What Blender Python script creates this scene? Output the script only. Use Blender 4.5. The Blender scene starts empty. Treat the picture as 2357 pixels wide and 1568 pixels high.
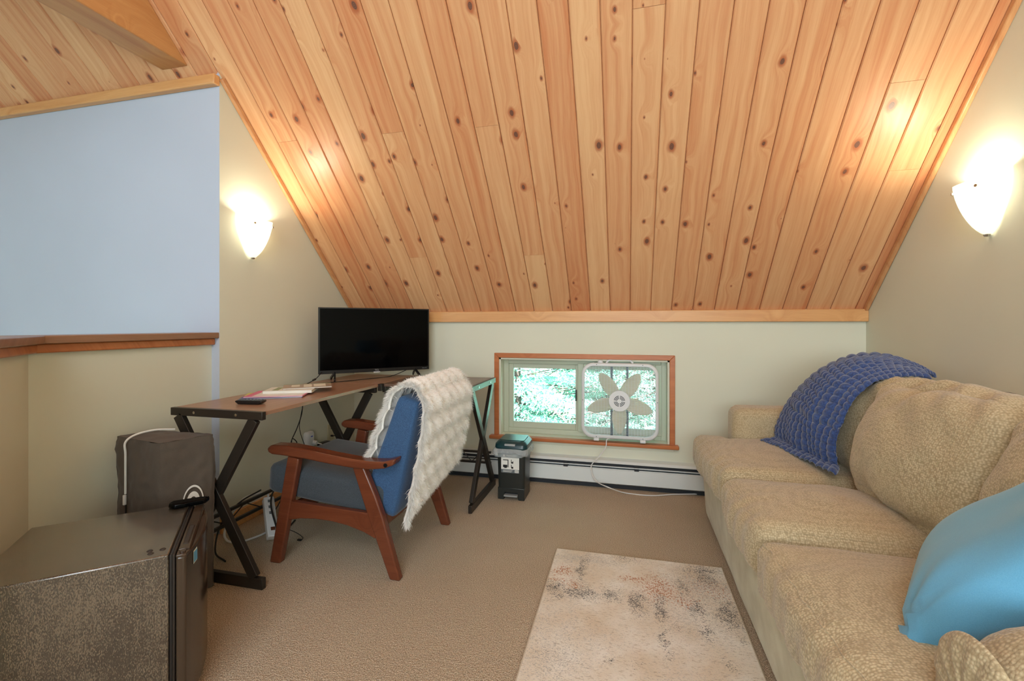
import bpy, bmesh, math, random
from mathutils import Vector, Matrix, noise
random.seed(7)
C = bpy.context.scene.collection
R = math.radians
PI = math.pi
# ------------------------------------------------------------------ camera
CX, CY, FPX, HOR, CAMH, YAW = 1178.5, 784.0, 1057.0, 748.0, 1.10, R(14.0)
cd = bpy.data.cameras.new('camera'); cam = bpy.data.objects.new('camera', cd); C.objects.link(cam)
cam.location = (0, 0, CAMH); cam.rotation_euler = (R(90), 0, YAW)
cd.sensor_width = 36.0; cd.lens = FPX / 2357.0 * 36.0; cd.shift_y = (HOR - CY) / 2357.0
cd.clip_start = 0.02; cd.clip_end = 200
bpy.context.scene.camera = cam
# ------------------------------------------------------------------ world, sun, unseen daylight fills, exposure
sc = bpy.context.scene
sc.view_settings.view_transform = 'Standard'; sc.view_settings.look = 'None'
sc.view_settings.gamma = 1.0; sc.view_settings.use_curve_mapping = False
sc.view_settings.exposure = 0.0
w = bpy.data.worlds.new('world'); sc.world = w; w.use_nodes = True
wn = w.node_tree.nodes; wl = w.node_tree.links
sky = wn.new('ShaderNodeTexSky'); sky.sky_type = 'NISHITA'; sky.sun_disc = False
sky.sun_elevation = R(48); sky.sun_rotation = R(200); sky.altitude = 300
bg = wn['Background']; bg.inputs['Strength'].default_value = 1.7
wl.new(sky.outputs[0], bg.inputs[0])
def lamp(name, kind, loc, rot, energy, color, size=None, size_y=None, angle=None):
    d = bpy.data.lights.new(name, kind); o = bpy.data.objects.new(name, d); C.objects.link(o)
    o.location = loc; o.rotation_euler = rot; d.energy = energy; d.color = color
    if kind == 'AREA':
        d.shape = 'RECTANGLE'; d.size = size; d.size_y = size_y
    if kind == 'SUN': d.angle = angle
    if kind == 'POINT': d.shadow_soft_size = size
    return o
lamp('sun', 'SUN', (0, -5, 8), (R(42), 0, R(-15)), 60.0, (0.96, 1.0, 0.98), angle=R(0.6))
lamp('rear_daylight_fill', 'AREA', (0.2, -2.45, 1.6), (R(88), 0, 0), 128, (0.80, 0.92, 1.0), 2.6, 1.5)  # unseen area lamp standing in for daylight from behind; no window is built
lamp('overhead_daylight_fill', 'AREA', (-0.2, -1.5, 2.75), (R(42), 0, 0), 50, (0.80, 0.93, 1.0), 1.6, 1.2)  # unseen area lamp added high behind the camera; the roof has no skylight
lamp('stair_daylight_fill', 'AREA', (-3.3, -1.6, 1.5), (R(90), 0, R(8)), 24, (0.42, 0.76, 1.0), 1.3, 1.8)  # unseen cool lamp put in for stairwell daylight, without a window there
# ------------------------------------------------------------------ pixel helper: where a line of sight meets a known plane of the room
def P(ax, val, px, py):
    u = (px - CX) / FPX; v = (HOR - py) / FPX
    r = Vector((-math.sin(YAW) + u * math.cos(YAW), math.cos(YAW) + u * math.sin(YAW), v))
    i = 'xyz'.index(ax); o = Vector((0, 0, CAMH))
    return o + r * ((val - o[i]) / r[i])
# ------------------------------------------------------------------ object helpers
def tag(o, label=None, cat=None, group=None, kind=None):
    if label: o['label'] = label
    if cat: o['category'] = cat
    if group: o['group'] = group
    if kind: o['kind'] = kind
    return o
def thing(name, label, cat, loc, group=None):
    o = bpy.data.objects.new(name, None); C.objects.link(o)
    o.location = loc; o.empty_display_size = 0.05
    o['wo'] = tuple(loc)
    return tag(o, label, cat, group)
def wo(o):
    return Vector(o['wo']) if o is not None and 'wo' in o else Vector((0, 0, 0))
def obj(name, bm, m, parent=None, bevel=None, seg=2, smooth=False, label=None, own=False, angle=35):
    """bm is built in world coordinates; linked as one mesh object"""
    off = wo(parent)
    if own:                                   # own origin at the base of the mesh
        vs = [v.co for v in bm.verts]
        c = Vector((sum(v.x for v in vs) / len(vs), sum(v.y for v in vs) / len(vs), min(v.z for v in vs)))
    else:
        c = off.copy()
    for v in bm.verts: v.co -= c
    me = bpy.data.meshes.new(name); bm.to_mesh(me); bm.free()
    o = bpy.data.objects.new(name, me); C.objects.link(o)
    o['wo'] = tuple(c)
    if parent is not None:
        o.parent = parent; o.location = c - off
    else:
        o.location = c
    for mm in (m if isinstance(m, (list, tuple)) else [m]): me.materials.append(mm)
    if bevel:
        b = o.modifiers.new('bevel', 'BEVEL'); b.width = bevel; b.segments = seg; b.limit_method = 'ANGLE'; b.angle_limit = R(30)
        smooth = True
    if smooth:
        for p in me.polygons: p.use_smooth = True
        try:
            me.set_sharp_from_angle(angle=R(angle))
        except Exception:
            pass
    if label: o['label'] = label
    return o
def BM(): return bmesh.new()
def abox(bm, x0, x1, y0, y1, z0, z1, M=None):
    vs = [bm.verts.new(((M @ Vector((x, y, z))) if M else Vector((x, y, z)))) for x in (x0, x1) for y in (y0, y1) for z in (z0, z1)]
    for f in ((0, 1, 3, 2), (4, 6, 7, 5), (0, 4, 5, 1), (2, 3, 7, 6), (0, 2, 6, 4), (1, 5, 7, 3)):
        bm.faces.new([vs[i] for i in f])
    return bm
def prism(bm, pts, ax, a, b, M=None):
    """pts: outline in the two other axes, extruded along ax from a to b"""
    def mk(p, t):
        v = {'x': (t, p[0], p[1]), 'y': (p[0], t, p[1]), 'z': (p[0], p[1], t)}[ax]
        v = Vector(v)
        return bm.verts.new(M @ v if M else v)
    A = [mk(p, a) for p in pts]; B = [mk(p, b) for p in pts]
    n = len(pts)
    bm.faces.new(A[::-1]); bm.faces.new(B)
    for i in range(n): bm.faces.new((A[i], A[(i + 1) % n], B[(i + 1) % n], B[i]))
    bmesh.ops.recalc_face_normals(bm, faces=bm.faces[:])
    return bm
def beam(bm, p, q, w, h, up=(0, 0, 1)):
    p = Vector(p); q = Vector(q); d = (q - p); L = d.length; d.normalize()
    s = d.cross(Vector(up)).normalized(); u = s.cross(d).normalized()
    vs = []
    for t in (0, L):
        for a, b in ((-1, -1), (1, -1), (1, 1), (-1, 1)):
            vs.append(bm.verts.new(p + d * t + s * (a * w / 2) + u * (b * h / 2)))
    bm.faces.new(vs[0:4][::-1]); bm.faces.new(vs[4:8])
    for i in range(4): bm.faces.new((vs[i], vs[(i + 1) % 4], vs[4 + (i + 1) % 4], vs[4 + i]))
    return bm
def spline(pts, n=8):
    pts = [Vector(p) for p in pts]
    if len(pts) < 3: return pts
    out = []
    P4 = [pts[0] * 2 - pts[1]] + pts + [pts[-1] * 2 - pts[-2]]
    for i in range(1, len(P4) - 2):
        a, b, c, d = P4[i - 1:i + 3]
        for k in range(n):
            t = k / n
            out.append(0.5 * ((2 * b) + (c - a) * t + (2 * a - 5 * b + 4 * c - d) * t * t + (3 * b - a - 3 * c + d) * t ** 3))
    out.append(pts[-1])
    return out
def tube(bm, pts, r, n=8, sm=8, caps=True):
    pts = spline(pts, sm) if sm else [Vector(p) for p in pts]
    rings = []; up = Vector((0, 0, 1)); prev = None
    for i, p in enumerate(pts):
        d = (pts[min(i + 1, len(pts) - 1)] - pts[max(i - 1, 0)]).normalized()
        if prev is None:
            s = d.cross(up)
            if s.length < 1e-3: s = d.cross(Vector((1, 0, 0)))
            s.normalize()
        else:
            s = (prev - d * prev.dot(d)).normalized()
        prev = s; u = s.cross(d)
        rr = r(i / max(1, len(pts) - 1)) if callable(r) else r
        rings.append([bm.verts.new(p + (s * math.cos(2 * PI * k / n) + u * math.sin(2 * PI * k / n)) * rr) for k in range(n)])
    for a, b in zip(rings, rings[1:]):
        for k in range(n): bm.faces.new((a[k], a[(k + 1) % n], b[(k + 1) % n], b[k]))
    if caps:
        bm.faces.new(rings[0][::-1]); bm.faces.new(rings[-1])
    return bm
def cyl(bm, p, q, r, n=16, r2=None):
    p = Vector(p); q = Vector(q)
    return tube(bm, [p, q], (lambda t: r + ((r2 if r2 is not None else r) - r) * t), n, 0)
def grid(bm, nu, nv, f):
    vs = [[bm.verts.new(f(i / nu, j / nv)) for j in range(nv + 1)] for i in range(nu + 1)]
    for i in range(nu):
        for j in range(nv): bm.faces.new((vs[i][j], vs[i + 1][j], vs[i + 1][j + 1], vs[i][j + 1]))
    return vs
def cushion(c, size, rot=(0, 0, 0), r=0.05, puff=(0, 0, 0.02), n=22, wr=0.004, wsc=7.0, seed=0.0, fn=None, pinch=0.0, bm=None, seams=None):
    """rounded, domed, slightly wrinkled block; size = full size"""
    bm = bm or bmesh.new()
    t = bmesh.new(); bmesh.ops.create_cube(t, size=2)
    bmesh.ops.subdivide_edges(t, edges=t.edges[:], cuts=n, use_grid_fill=True)
    H = Vector(size) / 2
    P0 = [v.co.copy() for v in t.verts]
    from mathutils import Euler
    M = Euler(rot).to_matrix()
    for v in t.verts:
        p = v.co.copy()
        q = Vector([H[i] * p[i] for i in range(3)])
        rr = min(r, min(H) * 0.98)
        inn = Vector([max(-(H[i] - rr), min(H[i] - rr, q[i])) for i in range(3)])
        d = q - inn
        q2 = inn + (d.normalized() * rr if d.length > 1e-9 else d)
        # map surface of cube: for points on flat faces d is axis aligned with length rr
        ax = [abs(a) for a in p]
        f = [(1 - p[(i + 1) % 3] ** 2) * (1 - p[(i + 2) % 3] ** 2) for i in range(3)]
        for i in range(3):
            q2[i] += puff[i] * math.copysign(1, p[i]) * f[i] * (1 if ax[i] > 0.99 else max(0, ax[i]) ** 3)
        if pinch:
            # corners drawn out as on a knife edge pillow
            e = 1 - pinch * (1 - (p[0] ** 2)) * 0.0
        nn = noise.noise(q2 * wsc + Vector((seed, seed * 1.7, 0))) + 0.5 * noise.noise(q2 * wsc * 2.3 + Vector((seed, 3, seed)))
        dd = q2.normalized()
        q2 += dd * nn * wr
        if fn: q2 = fn(q2, p)
        v.co = M @ q2 + Vector(c)
    if seams is not None:
        H_ = {}
        for v, p0 in zip(t.verts, P0):
            for key, ok, srt in (('fz', p0.x < -.999 and p0.z > .999, p0.y), ('yn', p0.y < -.999 and p0.z > .999, p0.x), ('yp', p0.y > .999 and p0.z > .999, p0.x),
                                 ('xn', p0.x < -.999 and p0.y < -.999, p0.z), ('xp', p0.x < -.999 and p0.y > .999, p0.z)):
                if ok: H_.setdefault(key, []).append((srt, v.co.copy()))
        for k_, l_ in H_.items(): seams[k_] = [c_ for _, c_ in sorted(l_, key=lambda q_: q_[0])]
    mp = {}
    for v in t.verts: mp[v] = bm.verts.new(v.co)
    for f in t.faces: bm.faces.new([mp[v] for v in f.verts])
    t.free()
    bmesh.ops.recalc_face_normals(bm, faces=bm.faces[:])
    return bm
def lathe(bm, prof, c, n=24, a0=0, a1=2 * PI):
    full = abs(a1 - a0 - 2 * PI) < 1e-6
    cols = []
    m = n if full else n + 1
    for k in range(m):
        a = a0 + (a1 - a0) * k / n
        cols.append([bm.verts.new(Vector(c) + Vector((r * math.cos(a), r * math.sin(a), z))) for r, z in prof])
    for k in range(n):
        A = cols[k]; B = cols[(k + 1) % m]
        for i in range(len(prof) - 1):
            try: bm.faces.new((A[i], B[i], B[i + 1], A[i + 1]))
            except ValueError: pass
    return bm
def text(name, s, size, loc, rot, m, parent, ext=0.0004):
    cu = bpy.data.curves.new(name, 'FONT'); cu.body = s; cu.size = size; cu.extrude = ext
    cu.align_x = 'CENTER'; cu.align_y = 'CENTER'; cu.materials.append(m)
    t_ = bpy.data.objects.new(name, cu); C.objects.link(t_); bpy.context.view_layer.update()
    me = bpy.data.meshes.new_from_object(t_.evaluated_get(bpy.context.evaluated_depsgraph_get())); bpy.data.objects.remove(t_)
    o = bpy.data.objects.new(name, me); C.objects.link(o)
    o.parent = parent; o.location = Vector(loc) - wo(parent); o.rotation_euler = rot
    return o
# ------------------------------------------------------------------ materials
def s2l(c):
    return tuple(((x / 255) / 12.92 if x <= 10 else (((x / 255) + 0.055) / 1.055) ** 2.4) for x in c)
class N:
    def __init__(s, name):
        s.m = bpy.data.materials.new(name); s.m.use_nodes = True
        s.t = s.m.node_tree; s.b = s.t.nodes['Principled BSDF']; s.out = s.t.nodes['Material Output']
    def n(s, k, **kw):
        x = s.t.nodes.new('ShaderNode' + k)
        for a, b in kw.items(): setattr(x, a, b)
        return x
    def l(s, a, b): s.t.links.new(a, b)
    def setv(s, sock, v):
        if hasattr(v, 'is_linked') or hasattr(v, 'links'): s.l(v, sock)
        else: sock.default_value = v
    def math(s, op, a, b=None, c=None, clamp=False):
        x = s.n('Math', operation=op); x.use_clamp = clamp
        for i, v in enumerate((a, b, c)):
            if v is not None: s.setv(x.inputs[i], v)
        return x.outputs[0]
    def mix(s, f, a, b):
        x = s.n('Mix', data_type='RGBA')
        s.setv(x.inputs[0], f)
        for i, v in ((6, a), (7, b)):
            s.setv(x.inputs[i], v if not isinstance(v, tuple) else (*v[:3], 1))
        return x.outputs[2]
    def rng(s, v, a, b, c=0.0, d=1.0, smooth=False):
        x = s.n('MapRange'); x.clamp = True
        if smooth: x.interpolation_type = 'SMOOTHSTEP'
        s.setv(x.inputs[0], v)
        for i, q in zip((1, 2, 3, 4), (a, b, c, d)): s.setv(x.inputs[i], q)
        return x.outputs[0]
    def noise(s, vec, scale, detail=3, rough=0.5, dim='3D'):
        x = s.n('TexNoise', noise_dimensions=dim)
        if vec is not None: s.l(vec, x.inputs['Vector'])
        x.inputs['Scale'].default_value = scale; x.inputs['Detail'].default_value = detail; x.inputs['Roughness'].default_value = rough
        return x.outputs[0]
    def coord(s, which='Object', scale=(1, 1, 1), loc=(0, 0, 0)):
        t = s.n('TexCoord'); mp = s.n('Mapping'); s.l(t.outputs[which], mp.inputs[0])
        mp.inputs['Scale'].default_value = scale; mp.inputs['Location'].default_value = loc
        return mp.outputs[0]
    def bump(s, h, strength=0.3, dist=0.002):
        x = s.n('Bump'); x.inputs['Strength'].default_value = strength; x.inputs['Distance'].default_value = dist
        s.l(h, x.inputs['Height']); s.l(x.outputs[0], s.b.inputs['Normal'])
    def set(s, color=None, rough=None, metal=None, **kw):
        if color is not None: s.setv(s.b.inputs['Base Color'], color if not isinstance(color, tuple) else (*color[:3], 1))
        if rough is not None: s.setv(s.b.inputs['Roughness'], rough)
        if metal is not None: s.b.inputs['Metallic'].default_value = metal
        for k, v in kw.items(): s.setv(s.b.inputs[k.replace('_', ' ')], v)
        return s
def plain(name, rgb, rough=0.5, metal=0.0, nz=0.0, nsc=40, bump=0.0, bsc=300, **kw):
    a = N(name); c = s2l(rgb)
    if nz:
        v = a.noise(a.coord(), nsc, 4)
        a.set(a.mix(a.rng(v, 0.3, 0.7), tuple(x * (1 - nz) for x in c), tuple(min(1, x * (1 + nz)) for x in c)), rough, metal, **kw)
    else: a.set(c, rough, metal, **kw)
    if bump: a.bump(a.noise(a.coord(), bsc, 2), bump)
    return a.m
def wall_mat(name, rgb):
    a = N(name); c = s2l(rgb)
    co = a.coord()
    v = a.noise(co, 1.2, 3)
    a.set(a.mix(a.rng(v, 0.3, 0.7), tuple(x * 0.96 for x in c), tuple(min(1, x * 1.03) for x in c)), 0.75)
    a.bump(a.noise(co, 260, 3), 0.06, 0.001)
    return a.m
def pine(name, light, dark, knots=True, tone_attr=True, rough=0.38, axis='Y', gs=1.0, bumpy=0.1):
    """pine board: grain runs along the local axis, knots and per-board tone from the object's own colour"""
    a = N(name)
    tc = a.n('TexCoord'); sep = a.n('SeparateXYZ'); a.l(tc.outputs['Object'], sep.inputs[0])
    oi = a.n('ObjectInfo'); sc_ = a.n('SeparateColor'); a.l(oi.outputs['Color'], sc_.inputs[0])
    o = {'Y': (0, 1), 'X': (1, 0), 'Z': (0, 2)}[axis]
    seed = a.math('MULTIPLY', sc_.outputs[1], 53.0)
    across = sep.outputs[o[0]]
    along = a.math('ADD', sep.outputs[o[1]], a.math('MULTIPLY', seed, 3.1))
    ac2 = a.math('ADD', across, seed)
    if axis != 'Z': thick = sep.outputs[2]
    else: thick = sep.outputs[1]
    ac2 = a.math('ADD', ac2, a.math('MULTIPLY', thick, 0.6))
    # knots
    cv = a.n('CombineXYZ'); a.l(a.math('MULTIPLY', ac2, 8.0), cv.inputs[0]); a.l(a.math('MULTIPLY', along, 5.2), cv.inputs[1])
    vo = a.n('TexVoronoi', voronoi_dimensions='2D'); a.l(cv.outputs[0], vo.inputs['Vector']); vo.inputs['Scale'].default_value = 1.0
    vc = a.n('SeparateColor'); a.l(vo.outputs['Color'], vc.inputs[0])
    wob = a.math('MULTIPLY', a.math('SUBTRACT', a.noise(cv.outputs[0], 5.0, 2, dim='2D'), 0.5), 0.05)
    d = a.math('ADD', vo.outputs['Distance'], wob)
    rk = a.rng(vc.outputs[0], 0.64, 1.0, 0.008, 0.10)
    has = a.rng(vc.outputs[0], 0.62, 0.65)
    g = a.math('EXPONENT', a.math('MULTIPLY', a.math('POWER', a.math('DIVIDE', d, 0.24), 2.0), -1.0))
    g = a.math('MULTIPLY', g, has)
    # grain
    gv = a.n('CombineXYZ')
    low = a.noise(cv.outputs[0], 0.35, 2, dim='2D')
    gx = a.math('ADD', a.math('MULTIPLY', ac2, 38.0 * gs), a.math('ADD', a.math('MULTIPLY', g, 1.7), a.math('MULTIPLY', low, 2.0)))
    a.l(gx, gv.inputs[0]); a.l(a.math('MULTIPLY', along, 1.1), gv.inputs[1])
    gr = a.noise(gv.outputs[0], 1.0, 5, 0.6, '2D')
    ring = a.math('PINGPONG', a.math('MULTIPLY', a.math('ADD', gx, a.math('MULTIPLY', gr, 2.0)), 0.8), 1.0)
    gv2 = a.n('CombineXYZ'); a.l(a.math('MULTIPLY', ac2, 420.0), gv2.inputs[0]); a.l(a.math('MULTIPLY', along, 9.0), gv2.inputs[1])
    fine = a.noise(gv2.outputs[0], 1.0, 3, 0.6, '2D')
    f = a.math('ADD', a.math('ADD', a.math('MULTIPLY', a.rng(gr, 0.25, 0.78), 0.62), a.math('MULTIPLY', a.math('POWER', ring, 3.0), 0.15)), a.math('MULTIPLY', a.rng(fine, 0.3, 0.7), 0.16))
    if tone_attr:
        f = a.math('ADD', f, a.math('MULTIPLY', a.math('SUBTRACT', sc_.outputs[0], 0.5), 0.75), clamp=True)
    col = a.mix(f, light, dark)
    if knots:
        halo = a.math('MULTIPLY', a.math('SUBTRACT', 1.0, a.rng(d, rk, a.math('ADD', a.math('MULTIPLY', rk, 2.2), 0.02), smooth=True)), has)
        col = a.mix(a.math('MULTIPLY', halo, 0.75), col, (dark[0] * 0.66, dark[1] * 0.40, dark[2] * 0.30))
        core = a.math('MULTIPLY', a.math('SUBTRACT', 1.0, a.rng(d, a.math('MULTIPLY', rk, 0.8), rk, smooth=True)), has)
        ringk = a.math('PINGPONG', a.math('MULTIPLY', d, 60.0), 1.0)
        kc = a.mix(ringk, (0.10, 0.045, 0.035), (0.24, 0.11, 0.07))
        col = a.mix(a.math('MULTIPLY', core, 0.92), col, kc)
    a.set(col, rough)
    a.bump(f, bumpy, 0.002)
    return a.m
M = {}
M['cream'] = wall_mat('cream_paint', (226, 225, 204))
M['white_wall_daylit'] = wall_mat('white_paint_cool_light', (198, 206, 221))  # cool daylight falling on this white wall is tinted into its colour
M['pine'] = pine('pine_boards', s2l((238, 188, 138)), s2l((208, 126, 80)))
M['trim'] = pine('pine_trim', s2l((238, 184, 122)), s2l((204, 136, 78)), knots=False, tone_attr=False, axis='X')
M['trimY'] = pine('pine_trim_sloped', s2l((226, 172, 120)), s2l((196, 128, 80)), knots=False, tone_attr=False, axis='Y')
M['oak'] = pine('beam_wood', s2l((222, 168, 108)), s2l((186, 118, 62)), knots=False, tone_attr=False, axis='Y', gs=0.5)
M['casing'] = pine('stained_casing', s2l((206, 128, 76)), s2l((170, 92, 48)), knots=False, tone_attr=False, axis='X', rough=0.35)
M['cap'] = pine('walnut_cap', s2l((168, 126, 96)), s2l((128, 88, 64)), knots=False, tone_attr=False, axis='Y', rough=0.3)
M['desktop'] = pine('desk_laminate', s2l((176, 138, 112)), s2l((134, 98, 76)), knots=False, tone_attr=False, axis='Y', rough=0.28, gs=1.6, bumpy=0.02)
M['mahogany'] = pine('chair_wood', s2l((122, 66, 42)), s2l((84, 41, 26)), knots=False, tone_attr=False, axis='X', rough=0.27, gs=0.8, bumpy=0.02)
M['black_metal'] = plain('desk_frame_metal', (50, 44, 38), 0.38, 0.3)
M['white_plastic'] = plain('white_plastic', (226, 228, 228), 0.4)
M['vinyl'] = plain('window_vinyl', (196, 200, 178), 0.4)
M['white_enamel'] = plain('heater_enamel', (222, 228, 226), 0.35)
M['dark'] = plain('heater_gap', (34, 38, 44), 0.6)
M['black_plastic'] = plain('black_plastic', (22, 22, 23), 0.3)
M['black_gloss'] = plain('tv_gloss', (3, 3, 4), 0.08, Specular_IOR_Level=0.1)
M['cord_black'] = plain('black_cord', (28, 25, 22), 0.5)
M['cord_white'] = plain('white_cord', (225, 225, 222), 0.45)
M['steel'] = plain('screw_steel', (190, 190, 188), 0.25, 1.0)
M['bin'] = plain('bin_plastic', (36, 40, 38), 0.36)
M['binlid'] = plain('bin_lid_plastic', (22, 58, 62), 0.28)
M['logo_white'] = plain('white_print', (232, 230, 222), 0.6)
M['logo_grey'] = plain('grey_print', (96, 104, 108), 0.5)
M['logo_black'] = plain('black_print', (20, 20, 20), 0.6)
M['sticker_blue'] = plain('sticker_blue', (90, 160, 205), 0.4)
def carpet():
    a = N('carpet'); co = a.coord()
    v = a.n('TexVoronoi'); a.l(co, v.inputs['Vector']); v.inputs['Scale'].default_value = 170
    n1 = a.noise(co, 330, 2); n2 = a.noise(co, 2.0, 3)
    col = a.mix(a.rng(n1, 0.36, 0.64), s2l((132, 114, 92)), s2l((232, 212, 186)))
    col = a.mix(a.math('MULTIPLY', a.rng(n2, 0.35, 0.7), 0.22), col, s2l((160, 138, 112)))
    a.set(col, 0.95); a.bump(a.math('ADD', v.outputs['Distance'], n1), 0.7, 0.005)
    return a.m
M['carpet'] = carpet()
def chenille():
    a = N('sofa_chenille'); tc = a.n('TexCoord')
    v = a.n('TexVoronoi'); a.l(tc.outputs['Object'], v.inputs['Vector']); v.inputs['Scale'].default_value = 165; v.inputs['Randomness'].default_value = .6
    nz = a.noise(tc.outputs['Object'], 260, 2); big = a.noise(tc.outputs['Object'], 4, 3)
    f = a.math('ADD', a.rng(v.outputs['Distance'], 0.15, 0.75, 1.0, 0.0), a.math('MULTIPLY', a.math('SUBTRACT', nz, 0.5), 0.8))
    col = a.mix(a.rng(f, 0.1, 0.95), s2l((168, 150, 116)), s2l((212, 196, 160)))
    col = a.mix(a.math('MULTIPLY', a.rng(big, 0.4, 0.7), 0.30), col, s2l((198, 174, 134)))
    a.set(col, 0.9, Sheen_Weight=0.35); a.b.inputs['Sheen Roughness'].default_value = 0.4
    a.bump(f, 0.45, 0.002)
    return a.m
M['chenille'] = chenille()
def suede():
    a = N('sofa_base_fabric'); co = a.coord()
    col = a.mix(a.rng(a.noise(co, 9, 4), 0.35, 0.68), s2l((184, 172, 134)), s2l((208, 200, 168)))
    a.set(col, 0.92, Sheen_Weight=0.3); a.bump(a.noise(co, 300, 2), 0.3)
    return a.m
M['suede'] = suede()
def fabric(name, c1, c2, sc_=500, sheen=0.2, bump=0.3, big=0.0):
    a = N(name); co = a.coord()
    n1 = a.noise(co, sc_, 2)
    col = a.mix(a.rng(n1, 0.3, 0.7), s2l(c1), s2l(c2))
    a.set(col, 0.9, Sheen_Weight=sheen); a.bump(n1, bump, 0.001)
    return a.m
M['slate'] = fabric('chair_slate_fabric', (48, 55, 61), (72, 80, 87), 420)
M['chair_blue'] = fabric('chair_blue_fabric', (34, 66, 104), (64, 100, 140), 420)
M['navy'] = fabric('navy_plush', (30, 52, 100), (60, 88, 146), 140, 0.5, 0.4)
M['sky_blue'] = fabric('sky_blue_fabric', (98, 166, 202), (108, 176, 210), 600, 0.3, 0.15)
M['fur'] = fabric('white_fur', (240, 236, 228), (252, 250, 246), 60, 0.3, 0.2)
M['cover'] = fabric('taupe_nylon', (82, 72, 62), (92, 82, 72), 700, 0.1, 0.15)
def fridge_mat():
    a = N('fridge_textured_steel'); co = a.coord()
    n1 = a.noise(a.coord(scale=(1, 1, 0.42)), 420, 3, 0.6); n2 = a.noise(co, 7, 4); n3 = a.noise(a.coord(scale=(1, 1, .3)), 60, 3)
    f = a.math('ADD', n1, a.math('ADD', a.math('MULTIPLY', a.math('SUBTRACT', n2, .5), .35), a.math('MULTIPLY', a.math('SUBTRACT', n3, .5), .25)))
    col = a.mix(a.rng(f, 0.44, 0.60), s2l((46, 37, 28)), s2l((112, 98, 80)))  # lighter streaks imitate light glinting on the embossed steel
    a.set(col, 0.26, 0.25, Specular_IOR_Level=1.0, Coat_Weight=1.0); a.b.inputs['Coat IOR'].default_value = 1.8; a.b.inputs['Coat Roughness'].default_value = 0.16; a.bump(n1, 0.5, 0.002)
    return a.m
M['fridge'] = fridge_mat()
M['fridge_door'] = plain('fridge_door_gloss', (66, 52, 40), 0.16)
M['gasket'] = plain('door_gasket', (46, 38, 32), 0.5)
def rug_mat():
    a = N('rug_distressed'); co = a.coord()
    at = a.n('VertexColor', layer_name='mask'); sp = a.n('SeparateColor'); a.l(at.outputs[0], sp.inputs[0])
    fine = a.noise(a.coord(scale=(1, 1.5, 1)), 210, 4, 0.75)
    fine2 = a.noise(a.coord(scale=(1.6, 1, 1), loc=(3, 1, 0)), 90, 4, 0.7)
    big = a.noise(co, 6, 4)
    col = a.mix(a.rng(big, 0.35, 0.66), s2l((240, 234, 224)), s2l((222, 206, 184)))
    col = a.mix(a.math('MULTIPLY', a.rng(a.noise(a.coord(scale=(1, 3, 1), loc=(5, 2, 0)), 60, 4, 0.7), 0.56, 0.64), 0.5), col, s2l((160, 134, 104)))
    col = a.mix(a.rng(a.math('ADD', a.rng(fine2, .36, .64), a.math('MULTIPLY', sp.outputs[1], 1.1)), 1.0, 1.15), col, s2l((190, 134, 100)))
    col = a.mix(a.rng(a.math('ADD', a.rng(fine, .36, .64), a.math('MULTIPLY', sp.outputs[2], 0.8)), 0.85, 1.15), col, s2l((172, 168, 164)))
    col = a.mix(a.rng(a.math('ADD', a.rng(fine, .36, .64), a.math('MULTIPLY', sp.outputs[0], 1.15)), 1.03, 1.2), col, s2l((70, 68, 70)))
    a.set(col, 0.92, Sheen_Weight=0.15); a.bump(fine, 0.4, 0.002)
    return a.m
M['rug'] = rug_mat()
def glassmat():
    a = N('window_glass'); t = a.n('BsdfTransparent'); g = a.n('BsdfGlossy'); g.inputs['Roughness'].default_value = 0.02
    fr = a.n('Fresnel'); fr.inputs[0].default_value = 1.3
    mx = a.n('MixShader'); a.l(fr.outputs[0], mx.inputs[0]); a.l(t.outputs[0], mx.inputs[1]); a.l(g.outputs[0], mx.inputs[2])
    t.inputs[0].default_value = (0.93, 0.98, 0.98, 1)
    a.l(mx.outputs[0], a.out.inputs[0]); return a.m
M['glass'] = glassmat()
def bagmat():
    a = N('clear_bag_film'); t = a.n('BsdfTransparent'); g = a.n('BsdfPrincipled')
    g.inputs['Base Color'].default_value = (0.75, 0.8, 0.8, 1); g.inputs['Roughness'].default_value = 0.15
    mx = a.n('MixShader'); mx.inputs[0].default_value = 0.42
    a.l(t.outputs[0], mx.inputs[1]); a.l(g.outputs[0], mx.inputs[2]); a.l(mx.outputs[0], a.out.inputs[0])
    b = a.n('Bump'); b.inputs['Strength'].default_value = 1.0; b.inputs['Distance'].default_value = 0.01
    a.l(a.noise(a.coord(), 45, 3), b.inputs['Height']); a.l(b.outputs[0], g.inputs['Normal'])
    return a.m
M['bag'] = bagmat()
def shade_mat():
    a = N('lit_frosted_glass'); sp = a.n('SeparateXYZ'); tc = a.n('TexCoord'); a.l(tc.outputs['Object'], sp.inputs[0])
    st = a.rng(sp.outputs[2], 0.02, 0.16, 0.72, 2.3)
    a.set(s2l((240, 236, 215)), 0.25)
    a.b.inputs['Emission Color'].default_value = (1.0, 0.94, 0.74, 1); a.l(st, a.b.inputs['Emission Strength'])
    tr = a.n('BsdfTransparent'); mx = a.n('MixShader'); mx.inputs[0].default_value = 0.28
    a.l(a.b.outputs[0], mx.inputs[1]); a.l(tr.outputs[0], mx.inputs[2]); a.l(mx.outputs[0], a.out.inputs[0])
    return a.m
M['shade'] = shade_mat()
def leaf():
    a = N('spruce_needles'); oi = a.n('TexCoord'); n1 = a.noise(oi.outputs['Object'], 3.0, 3)
    a.set(a.mix(n1, (0.20, 0.48, 0.38), (0.55, 0.80, 0.66)), 0.6)
    return a.m
M['leaf'] = leaf()
M['bark'] = plain('bark', (92, 74, 66), 0.9, nz=0.3)
M['grass'] = plain('lawn', (110, 150, 90), 0.95, nz=0.25, nsc=3)
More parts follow.
